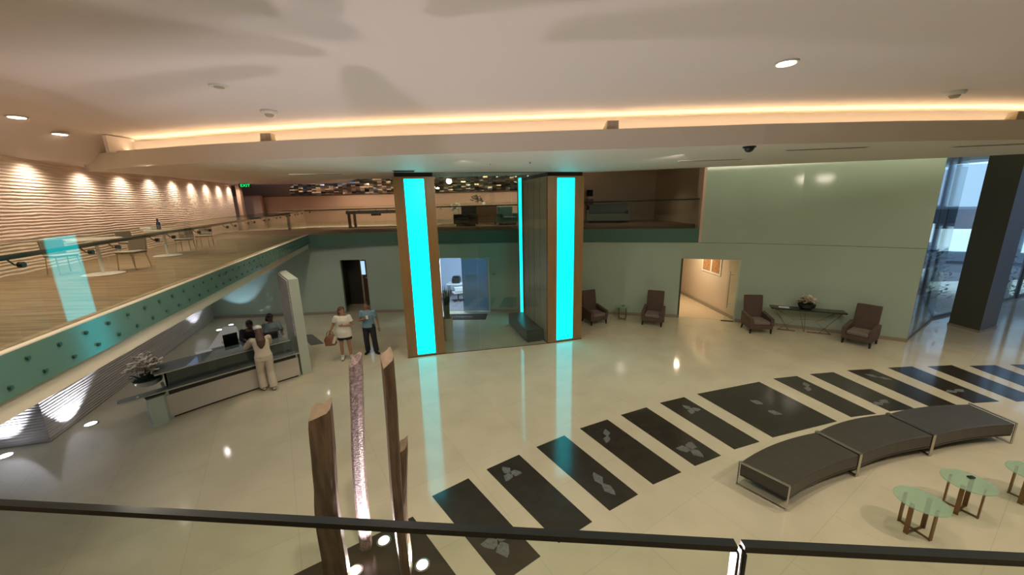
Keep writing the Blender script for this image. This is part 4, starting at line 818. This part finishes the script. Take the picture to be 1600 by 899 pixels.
def top_cloth(t, J, m, grow=.02, sleeve=.45, hem=.0, name='shirt', loose=1.0):
    V = Vector; b = MB(); hip, wst, chs, nk = V(J['hip']), V(J['waist']), V(J['chest']), V(J['neck']); g = grow
    b.loft([hip - V((0, 0, hem)), hip, wst, chs, chs.lerp(nk, .62), nk - V((0, 0, .035))], [((.19 + g) * loose, (.125 + g) * loose), ((.188 + g) * loose, (.122 + g) * loose), ((.15 + g) * loose, .105 + g), (.168 + g, .118 + g), (.13 + g, .085 + g), (.068 + g * .5, .065 + g * .5)], 18)
    for sd in ('r', 'l'):
        sh, el, wr = V(J[sd + 's']), V(J[sd + 'e']), V(J[sd + 'w'])
        b.ball(sh, .058 + g * .55, 14, 10); b.loft([chs.lerp(sh, .3) + V((0, 0, .03)), chs.lerp(sh, .8) + V((0, 0, .012))], [.06 + g * .5, .052 + g * .6], 12)
        if sleeve <= 1: b.loft([sh, sh.lerp(el, sleeve * .6), sh.lerp(el, sleeve)], [.057 + g * .6, .054 + g * .7, .053 + g * .9], 12)
        else: b.loft([sh, sh.lerp(el, .3), sh.lerp(el, .6), el, el.lerp(wr, sleeve - 1)], [.057 + g * .6, .056 + g * .7, .052 + g, .045 + g, .036 + g], 12)
    return fuse(b, name, m, t, .011)
def leg_cloth(t, J, m, to=1.0, g=.016, flare=0, name='trousers'):
    V = Vector; b = MB(); hip = V(J['hip']); wst = V(J['waist'])
    b.loft([hip - V((0, 0, .10)), hip, hip.lerp(wst, .75)], [(.15 + g, .112 + g), (.162 + g, .118 + g), (.137 + g, .102 + g)], 16)
    for sd in ('r', 'l'):
        h, kn, an = V(J[sd + 'h']), V(J[sd + 'k']), V(J[sd + 'a'])
        if to < .5: b.loft([h + V((0, 0, .05)), h, h.lerp(kn, to * 2)], [.088 + g, .092 + g, .085 + g * 1.4], 14)
        else: b.loft([h + V((0, 0, .05)), h, h.lerp(kn, .5), kn, kn.lerp(an, .5), kn.lerp(an, .97)], [.088 + g, .092 + g, .076 + g, .06 + g + flare * .3, .056 + g + flare * .7, .05 + g + flare], 14)
    return fuse(b, name, m, t, .011)
def shoes(t, J, m, sole='white'):
    V = Vector
    for sd in ('r', 'l'):
        an, toe = V(J[sd + 'a']), V(J[sd + 't']); b = MB(); d = (toe - an); d.z = 0; d.normalize(); hl = V((an.x, an.y, 0)) - d * .05
        b.loft([an + V((0, 0, -.0)), V((an.x, an.y, .055))], [.045, .05], 12)
        b.loft([hl + V((0, 0, .045)), V((an.x, an.y, .05)), V((toe.x, toe.y, .04)) - d * .02, V((toe.x, toe.y, .035)) + d * .03], [(.035, .035), (.046, .042), (.045, .032), (.028, .02)], 12)
        s_ = fuse(b, 'shoe', m, t, .008)
        MB().loft([hl + V((0, 0, .012)), V((an.x, an.y, .012)), V((toe.x, toe.y, .012)), V((toe.x, toe.y, .012)) + d * .035], [(.036, .012), (.046, .012), (.047, .012), (.03, .01)], 12).build('sole', sole, s_)
def hair(t, hd, K, m, length=.0, puff=1.0, back=.0):
    V = Vector; b = MB(); n = 16
    prof = [(-.04, .028, .07, .07), (.01, .022, .086, .09), (.05, .016, .09, .10), (.09, .014, .078, .094), (.118, .012, .05, .066), (.132, .012, .02, .03)]
    rings = [[hd + K @ V((rx * puff * cos(2 * pi * k / n), yo + ry * puff * sin(2 * pi * k / n) , z)) for k in range(n)] for z, yo, rx, ry in prof]
    b.add([v for r in rings for v in r], [(i * n + k, i * n + (k + 1) % n, (i + 1) * n + (k + 1) % n, (i + 1) * n + k) for i in range(len(prof) - 1) for k in range(n)] + [tuple(range(n - 1, -1, -1)), tuple((len(prof) - 1) * n + k for k in range(n))])
    if length: b.loft([hd + K @ V((0, .05, .07)), hd + K @ V((0, .075, -.02)), hd + K @ V((0, .085 + back, -.1)), hd + K @ V((0, .08 + back, -.1 - length * .5)), hd + K @ V((0, .07 + back, -.1 - length))], [(.075, .05), (.088, .05), (.09, .045), (.085, .04), (.04, .02)], 14)
    return fuse(b, 'hair', m, t, .009)
def base_pose(h=1.7, yaw=0):
    k = h / 1.7
    J = dict(hip=(0, 0, .92), waist=(0, 0, 1.08), chest=(0, 0, 1.28), neck=(0, .01, 1.46), head=(0, -.01, 1.59), rs=(-.19, 0, 1.38), ls=(.19, 0, 1.38), re=(-.24, .02, 1.10), le=(.24, .02, 1.10), rw=(-.25, -.05, .86), lw=(.25, -.05, .86), rf=(0, -.1, -1), lf=(0, -.1, -1),
             rh=(-.095, 0, .88), lh=(.095, 0, .88), rk=(-.11, -.02, .48), lk=(.11, -.02, .48), ra=(-.12, .02, .08), la=(.12, .02, .08), rt=(-.15, -.13, .04), lt=(.15, -.13, .04), yaw=yaw)
    return {a: (tuple(c * k for c in b) if isinstance(b, tuple) else b) for a, b in J.items()}
# woman with bag
P = G(543, 561); J = base_pose(1.70, .75)
J.update(re=(-.30, .04, 1.14), rw=(-.40, -.02, .93), rf=(-.3, 0, -1), le=(.27, -.02, 1.12), lw=(.06, -.20, 1.16), lf=(-1, -.1, .1), ra=(-.13, .03, .08), rk=(-.12, 0, .48), la=(.14, -.02, .08), lt=(.24, -.13, .04), rt=(-.11, -.13, .04), ln=(0, -1, 0))
t, hd, K = person('standing woman in a white t-shirt and black shorts carrying a brown bag', P, .22, J, 'skin')
top_cloth(t, J, 'tee', .02, .6, .17, 'tshirt', 1.12); leg_cloth(t, J, 'navy', .28, .02, 0, 'shorts'); shoes(t, J, 'white', 'black'); hair(t, hd, K, 'hairb', .07)
sk_ = MB()
for sd in ('ra', 'la'): a = Vector(J[sd]); sk_.loft([a, a + Vector((0, 0, .07))], [.047, .05], 12)
sk_.build('socks', 'tee', t, True)
Tb = Matrix.Translation(P) @ Matrix.Rotation(.22, 4, 'Z'); bp = Tb @ Vector((-.40, -.06, .52))
bg = thing('shoulder_bag', 'slouchy brown bag hanging from the arm of the woman in the white t-shirt', 'bag', bp, .3)
MB().loft([(0, 0, 0), (0, 0, .05), (-.01, 0, .18), (.01, 0, .29), (0, 0, .33)], [(.12, .05), (.17, .085), (.18, .09), (.14, .06), (.11, .03)], 18).build('body', 'bag', bg, True)
MB().tube([(-.1, 0, .30), (-.08, 0, .42), (0, .0, .47), (.08, 0, .42), (.1, 0, .30)], .012, 8).build('strap', 'bag', bg, True)
MB().loft([(.08, -.08, .08), (.13, -.09, .2), (.15, -.08, .3)], [.04, .055, .03], 10).build('scarf', 'linen', bg, True); MB().rbox(-.15, .05, -.1, -.07, .02, .14, .02).build('pocket', 'bag', bg)
# man in blue
P = G(581, 552); J = base_pose(1.74, -.35)
J.update(re=(-.26, -.03, 1.13), rw=(-.03, -.20, 1.24), rf=(.6, -.3, .5), le=(.27, .03, 1.12), lw=(.33, -.08, .90), lf=(.1, -.3, -1), ra=(-.12, .05, .08), rt=(-.16, -.11, .04), la=(.17, -.05, .08), lt=(.27, -.15, .04), lk=(.14, -.05, .49))
t, hd, K = person('standing man in a blue polo shirt and dark trousers holding something white', P, .12, J, 'skin2')
top_cloth(t, J, 'bluesh', .018, .55, .03, 'polo_shirt', 1.04); leg_cloth(t, J, 'navy', 1, .022, .01); shoes(t, J, 'black', 'black'); hair(t, hd, K, 'hairk', 0, .99)
MB().rbox(.13, .2, -.13, -.08, .93, 1.03, .01).build('belt_pouch', 'black', t)
Tb = Matrix.Translation(P) @ Matrix.Rotation(.12, 4, 'Z'); q = Tb @ Vector((.04, -.25, 1.30))
tag(MB().rbox(-.035, .035, -.02, .02, -.06, .05, .01, Matrix.Translation(q)).build('paper_cup', 'white'), 'small white item held to the chest by the man in blue', 'cup')
# woman in linen at the desk, seen from behind, leaning on the counter
P = G(421, 609); J = base_pose(1.72, pi * 0 + .1)
J.update(hip=(0, 0, .94), waist=(0, -.03, 1.09), chest=(0, -.10, 1.29), neck=(0, -.17, 1.47), head=(0, -.22, 1.60), rs=(-.19, -.13, 1.39), ls=(.19, -.13, 1.39), re=(-.23, -.36, 1.18), le=(.30, -.36, 1.17), rw=(-.06, -.56, 1.17), lw=(.16, -.58, 1.16), rf=(.4, -1, -.02), lf=(-.3, -1, -.02), rn=(0, 0, 1), ln=(0, 0, 1), ra=(-.10, .10, .08), rt=(-.11, -.05, .04), la=(.10, -.06, .08), lt=(.13, -.2, .04), rk=(-.1, -.01, .49), lk=(.11, -.1, .5), nod=.12)
LN = J
t, hd, K = person('woman in a cream linen outfit and white cap leaning on the reception desk', P, pi + dan - .12, J, 'skin')
top_cloth(t, J, 'linen', .022, 1.9, -.02, 'blouse'); leg_cloth(t, J, 'linen', 1, .02, .03, 'wide_trousers'); shoes(t, J, 'linen', 'walnut'); hair(t, hd, K, 'hairr', .0, 1.03); fuse(MB().loft([(0, -.16, 1.66), (0, -.10, 1.56), (0, -.045, 1.46), (.0, .035, 1.38), (.01, .06, 1.28), (.02, .055, 1.17)], [(.06, .05), (.085, .06), (.10, .06), (.105, .045), (.085, .035), (.03, .02)], 16), 'long_hair', 'hairr', t, .009)
cp = MB(); n = 18; prof = [(.045, .094, .108), (.075, .097, .108), (.105, .085, .095), (.13, .055, .065), (.142, .02, .025)]
cp.add([hd + K @ Vector((rx * cos(2 * pi * k / n), .008 + ry * sin(2 * pi * k / n), z)) for z, rx, ry in prof for k in range(n)], [(i * n + k, i * n + (k + 1) % n, (i + 1) * n + (k + 1) % n, (i + 1) * n + k) for i in range(len(prof) - 1) for k in range(n)] + [tuple((len(prof) - 1) * n + k for k in range(n))])
cp.loft([hd + K @ Vector((0, -.07, .055)), hd + K @ Vector((0, -.17, .045))], [(.075, .008), (.05, .006)], 12); cp.build('cap', 'white', t, True)
# desk staff
P = Vector(on_dk(3.05, 1.62, 0)); J = base_pose(1.62, .1); J.update(re=(-.22, -.12, 1.07), rw=(-.12, -.34, 1.06), rf=(.2, -1, -.1), le=(.22, -.12, 1.07), lw=(.12, -.34, 1.06), lf=(-.2, -1, -.1), nod=.25, rn=(0, 0, 1), ln=(0, 0, 1))
P = Vector(on_dk(2.66, 1.42, 0))
t, hd, K = person('receptionist with black hair and a grey blue top behind the desk', P, dan + .1, J, 'skin3')
top_cloth(t, J, 'greyc', .02, .9, .02, 'top'); leg_cloth(t, J, 'navy'); shoes(t, J, 'black', 'black'); hair(t, hd, K, 'hairk', .05)
P = Vector(on_dk(2.10, 1.5, 0)); J = base_pose(1.58, -.2); J.update(hip=(0, .06, .86), chest=(0, -.08, 1.19), waist=(0, 0, 1.0), neck=(0, -.15, 1.35), head=(0, -.20, 1.47), rs=(-.18, -.1, 1.29), ls=(.18, -.1, 1.29), re=(-.24, -.24, 1.08), rw=(-.2, -.45, 1.12), rf=(0, -1, 0), le=(.24, -.22, 1.06), lw=(.14, -.42, 1.12), lf=(-.2, -1, 0), nod=.3, rn=(0, 0, 1), ln=(0, 0, 1))
t, hd, K = person('attendant in dark clothes bending over the desk behind the white cap', P, dan, J, 'skin3')
top_cloth(t, J, 'navy', .02, 1.5, .02, 'jacket'); leg_cloth(t, J, 'navy'); shoes(t, J, 'black', 'black'); hair(t, hd, K, 'hairk', .02)

# ------------------------------------------------------------------ mezzanine cafe
def cafe_table(label, x, y, rz=0):
    t = thing('cafe_table', label, 'table', (x, y, HU), rz, 'white cafe tables on the mezzanine')
    MB().lathe([(.28, 0), (.29, .012), (.25, .024), (.05, .035)], n=36).build('base', 'white', t, True); MB().cyl(0, 0, .03, .62, .028).build('post', 'white', t)
    MB().lathe([(.33, .62), (.35, .625), (.35, .642), (.33, .65)], n=40).build('tabletop', 'white', t); return t
T1, T2 = G(163, 429, HU), G(263, 400, HU)
ct1 = cafe_table('round white pedestal table nearest, on the mezzanine behind the left railing', T1.x, T1.y); dup(ct1, (T2.x, T2.y, HU), 0, 'second round white pedestal table, farther along the stone wall, with a blue bottle')
def cafe_chair():
    t = thing('cafe_chair', 'x', 'chair', (0, 0, 0), 0, 'grey and white cafe chairs on the mezzanine')
    MB().rbox(-.23, .23, -.24, .22, .43, .475, .02).build('seat', 'fabgrey', t)
    T = Matrix.Translation((0, .19, .5)) @ Matrix.Rotation(radians(-8), 4, 'X'); MB().rbox(-.23, .23, 0, .035, 0, .36, .02, T).build('backrest', 'fabgrey', t)
    for s_ in (-1, 1):
        MB().tube([(s_ * .2, -.2, .44), (s_ * .22, -.24, 0)], .012, 6).build('leg', 'taupe', t); MB().tube([(s_ * .2, .19, .6), (s_ * .2, .18, .44), (s_ * .22, .24, 0)], .012, 6).build('leg', 'taupe', t)
    MB().rbox(-.24, .24, -.25, .2, .475, .485, .004).build('seat_pad', 'white', t); return t
cc = cafe_chair(); cc.scale = (.72, .72, .72); spots = [((103, 427), T1, 'grey backed cafe chair farthest left, its back crossing the handrail'), ((212, 420), T1, 'grey backed cafe chair right of the nearest white table'),
    ((208, 399), T2, 'cafe chair with pale seat on the left of the farther white table'), ((292, 393), T2, 'grey cafe chair just right of the farther white table'), ((322, 386), T2, 'last grey cafe chair at the far right of the mezzanine tables')]
for i, (px, T, lb) in enumerate(spots):
    p = G(*px, HU); d = Vector((T.x - p.x, T.y - p.y)); rz = atan2(d.x, -d.y)
    dist = d.length
    if i == 0: cc.location = (p.x, p.y, HU); cc.rotation_euler = (0, 0, rz); cc['label'] = lb
    else: dup(cc, (p.x, p.y, HU), rz, lb)
z0 = HU + .651
bo = thing('water_bottle', 'dark blue bottle standing on the farther white cafe table', 'bottle', (T2.x - .12, T2.y + .05, z0)); MB().lathe([(.036, 0), (.04, .01), (.04, .15), (.016, .2), (.016, .24)]).build('body', 'bottle', bo, True); MB().cyl(0, 0, .24, .26, .019).build('cap', 'black', bo)
tag(MB().rbox(-.14, .14, -.1, .1, 0, .07, .02, Matrix.Translation((T2.x - .28, T2.y - .05, z0))).build('napkin_box', 'whitecard'), 'white box on the farther cafe table, left of the blue bottle', 'box')

# ------------------------------------------------------------------ lounge furniture behind the balcony
P = G(545, 357, HU)
lt = thing('game_table', 'long metal framed table with pale top behind the far balcony rail', 'table', (P.x, P.y, HU), .10)
MB().box(0, 4.2, .0, 1.1, .80, .86).build('tabletop', 'white', lt); MB().box(-.03, 4.23, -.05, 0, .72, .88).box(-.03, 4.23, 1.1, 1.15, .72, .88).box(-.05, -.0, -.05, 1.15, .72, .88).build('rim', 'dk', lt)
for x in (0, 4.0):
    for y in (.02, .95): MB().box(x, x + .12, y, y + .12, 0, .72).build('leg', 'dk', lt)
MB().prism([(1.2, -.03), (1.7, -.03), (1.7, .03), (1.2, .03)], .62, .73).build('ball_return', 'black', lt)
def lounge_chair(label, loc, rz, m, w=.8, h=.85):
    t = thing('lounge_chair', label, 'armchair', loc, rz, None)
    MB().rbox(-w / 2, w / 2, -.38, .35, .12, .42, .04).build('seat', m, t); MB().rbox(-w / 2, w / 2, .2, .42, .3, h, .05).build('backrest', m, t)
    for s_ in (-1, 1): MB().rbox(s_ * (w / 2 + .02) - .07, s_ * (w / 2 + .02) + .07, -.38, .4, .1, .6, .04).build('armrest', m, t)
    MB().box(-w / 2 + .04, w / 2 - .04, -.32, .32, 0, .12).build('plinth', 'darkgap', t); return t
def LP_(px, py, y): # lounge point: x from pixel, fixed y
    d = ray(px, py); return (d.x / d.y * y, y, HU)
lounge_chair('black high armchair in the lounge between the two cyan columns', LP_(728, 350, 19.6), -.5, 'black', .85, 1.0)
lounge_chair('teal lounge chair by the right column in the upper lounge', LP_(793, 347, 19.8), .4, 'tealf', .8, .95)
p = LP_(760, 345, 20.8); cb = thing('walnut_cabinet', 'dark walnut cabinet between the black and the teal lounge chairs', 'cabinet', p, 0)
MB().rbox(-.6, .6, -.3, .3, .1, 1.0, .02).build('body', 'walnut', cb)
for s_ in (-1, 1): MB().box(s_ * .3 - .28, s_ * .3 + .28, -.32, -.3, .14, .96).build('door', 'walnut', cb)
for s_ in (-1, 1): MB().box(s_ * .5 - .04, s_ * .5 + .04, -.2, .2, 0, .1).build('foot', 'black', cb)
br = thing('branch_vase', 'curling leafy branches in a white vase above the walnut cabinet', 'vase', (p[0] - .1, p[1], HU + 1.0)); MB().lathe([(.06, 0), (.1, .06), (.08, .16), (.05, .2)]).build('vase', 'white', br, True)
tw = MB(); lv = MB(); rs = random.Random(2)
for k in range(3): R_ = .22 + .1 * k; tw.tube([(.3 + R_ * cos(a * .35) * .9 - .1, .02 * k, .42 + R_ * sin(a * .35)) for a in range(-6, 12)], .007, 5)
for k in range(7):
    e = Vector((-rs.uniform(.2, .8), rs.uniform(-.1, .1), rs.uniform(.3, .75))); tw.tube([(0, 0, .18), e * .5 + Vector((0, 0, .1)), e], .006, 5)
    for q in range(7): c = e * rs.uniform(.4, 1) + Vector((0, 0, .03)); lv.ball(c, (.05, .01, .025), 6, 4)
tw.build('twigs', 'walnut', br); lv.build('leaves', 'green', br)
fl = thing('flower_vase', 'white flowers beside the black lounge armchair', 'flower arrangement', (*LP_(714, 350, 20.4)[:2], HU)); MB().cyl(0, 0, 0, .75, .16).build('stand', 'beige', fl); b = MB()
for k in range(26): b.ball((rs.uniform(-.25, .25), rs.uniform(-.1, .1), .95 + rs.uniform(-.15, .2)), .05, 6, 4)
b.lathe([(.1, .75), (.12, .85)]); b.build('blossoms', 'white', fl)
so = thing('lounge_sofa', 'dark grey sofa in the dim upper lounge right of the cyan columns', 'sofa', LP_(950, 343, 20.0), -.25)
MB().rbox(-1.0, 1.0, -.45, .4, .1, .45, .04).build('seat', 'greyc', so); MB().rbox(-1.0, 1.0, .2, .45, .4, .95, .05).build('backrest', 'greyc', so)
MB().rbox(-1.12, -.95, -.45, .45, .1, .65, .04).build('armrest', 'greyc', so); MB().rbox(.95, 1.12, -.45, .45, .1, .65, .04).build('armrest', 'greyc', so); MB().box(-.95, .95, -.4, .4, 0, .1).build('plinth', 'darkgap', so)
p = LP_(920.5, 343, 21.3); tl = thing('table_lamp', 'lit table lamp with black shade on a dark red base beside the grey sofa', 'lamp', p)
MB().rbox(-.18, .18, -.15, .15, 0, 1.25, .02).build('base', 'red', tl); MB().cyl(0, 0, 1.25, 1.4, .03).build('stem', 'steel', tl)
MB().add(*(lambda n: ([(r * cos(2 * pi * k / n), r * sin(2 * pi * k / n), z) for r, z in ((.17, 1.38), (.17, 1.72), (.16, 1.72), (.16, 1.38)) for k in range(n)], [(i * n + k, i * n + (k + 1) % n, ((i + 1) % 4) * n + (k + 1) % n, ((i + 1) % 4) * n + k) for i in range(4) for k in range(n)]))(24)).build('lamp_shade', 'shade', tl)
MB().ball((0, 0, 1.55), .05).build('bulb', 'lampw', tl); lamp('POINT', 'table_lamp_glow', (p[0], p[1], HU + 1.55), (p[0], p[1], 0), 45, (1, .62, .26), .05)

# ------------------------------------------------------------------ ceiling fittings
P = G(1229, 97, 6.3)
cdn = thing('ceiling_downlight', 'bright round recessed lamp in the plaster ceiling at the upper right', 'ceiling light', (P.x, P.y, ZT)); MB().lathe([(.13, -.02), (.13, 0)]).build('ring', 'white', cdn); MB().lathe([(.10, -.026), (.10, -.016)]).build('lens', 'lampw', cdn)
for (x, y), lb in (((420, 173), 'stepped white smoke detector in the ceiling above the cove, left'), ((1493, 143), 'white smoke detector in the ceiling above the cove, far right')):
    P = G(x, y, ZT); t = thing('smoke_detector', lb, 'smoke detector', (P.x, P.y, ZT), 0, 'ceiling detectors'); MB().lathe([(.045, -.10), (.07, -.07), (.07, -.06)]).build('sensor', 'taupe', t); MB().lathe([(.11, -.06), (.13, -.03), (.13, 0)]).build('base', 'white', t)
P = G(342, 134, ZT); t = thing('speaker_disc', 'flat round white disc on the ceiling at the upper left', 'ceiling disc', (P.x, P.y, zc(P.x, P.y))); MB().lathe([(.11, -.02), (.12, 0)]).build('plate', 'white', t); MB().lathe([(.06, -.026), (.06, -.02)]).build('grille', 'taupe', t)
P = G(1171, 229, ZS); dc = thing('dome_camera', 'black dome security camera under the front edge of the slab', 'camera', (P.x, P.y, ZS)); MB().ball((0, 0, -.02), (.085, .085, .085), 20, 12).build('dome', 'black', dc, True); MB().lathe([(.11, -.025), (.11, 0)]).build('mount', 'screen', dc)
for (x, y), an, lb in (((495, 272), .05, 'left slot air diffuser in the slab underside'), ((1110, 250), -.12, 'slot air diffuser under the slab right of the right column'), ((1290, 232), -.15, 'slot air diffuser under the slab near the dome camera, to its right'), ((1560, 226), -.2, 'slot air diffuser under the slab at the right edge')):
    P = G(x, y, ZS); t = thing('slot_diffuser', lb, 'air vent', (P.x, P.y, ZS), an, 'slot diffusers in the slab')
    MB().box(-.75, .75, -.05, .05, -.012, 0).build('frame', 'slab', t); MB().box(-.7, .7, -.012, .012, -.015, -.012).box(-.7, .7, -.04, -.02, -.015, -.012).box(-.7, .7, .02, .04, -.015, -.012).build('slot', 'darkgap', t)
P = G(631, 267, ZS); t = thing('ceiling_grille', 'square grey air grille in the slab in front of the left column', 'air vent', (P.x, P.y, ZS), .25); MB().box(-.3, .3, -.2, .2, -.012, 0).build('frame', 'taupe', t)
for k in range(6): MB().box(-.27, .27, -.16 + k * .06, -.13 + k * .06, -.02, -.012).build('louvre', 'darkgap', t)
for (x, y), lb in (((765, 255), 'small sprinkler head under the slab between the columns'), ((828, 253), 'tiny sprinkler head under the slab just left of the right column'), ((997, 262), 'tiny sprinkler head under the slab above the dim lounge')):
    P = G(x, y, ZS); t = thing('sprinkler_head', lb, 'sprinkler', (P.x, P.y, ZS), 0, 'sprinklers in the slab'); MB().lathe([(.05, -.008), (.055, 0)]).build('escutcheon', 'white', t); MB().lathe([(.015, -.04), (.02, -.008)]).build('nozzle', 'steel', t)
for (x, y), lb in (((424, 220), 'small wedge shaped light box on the cove ledge, left'), ((960, 197), 'small square light box on the cove ledge, middle'), ((1585, 186), 'light box on the cove ledge at the right edge')):
    P = G(x, y, ZS + .38); t = thing('ledge_light_box', lb, 'light fitting', (P.x, interp(LIP, P.x) + .12, ZS + .34), 0, 'light boxes on the cove ledge')
    MB().box(-.1, .1, -.08, .06, 0, .15).build('housing', 'taupe', t); MB().add([(-.12, -.08, 0), (-.10, -.08, 0), (-.10, .06, 0), (-.16, .06, 0), (-.10, -.08, .15), (-.102, -.08, .15), (-.102, .06, .15), (-.10, .06, .15)], [(3, 2, 1, 0), (4, 7, 6, 5), (0, 1, 4, 5), (2, 3, 6, 7), (3, 0, 5, 6), (1, 2, 7, 4)]).build('reflector', 'beige', t)
P = Vector((*on_wall(x_at(766, 487)), 1.5)); t = thing('wall_sign', 'small dark plaque on the green wall right of the office doorway', 'sign', (P.x + .22, P.y - .03, 1.72), -.08); MB().rbox(-.09, .09, 0, .015, -.09, .09, .003).build('plate', 'taupe', t); MB().box(-.06, .06, -.004, 0, -.03, .0).build('inset', 'olive', t)
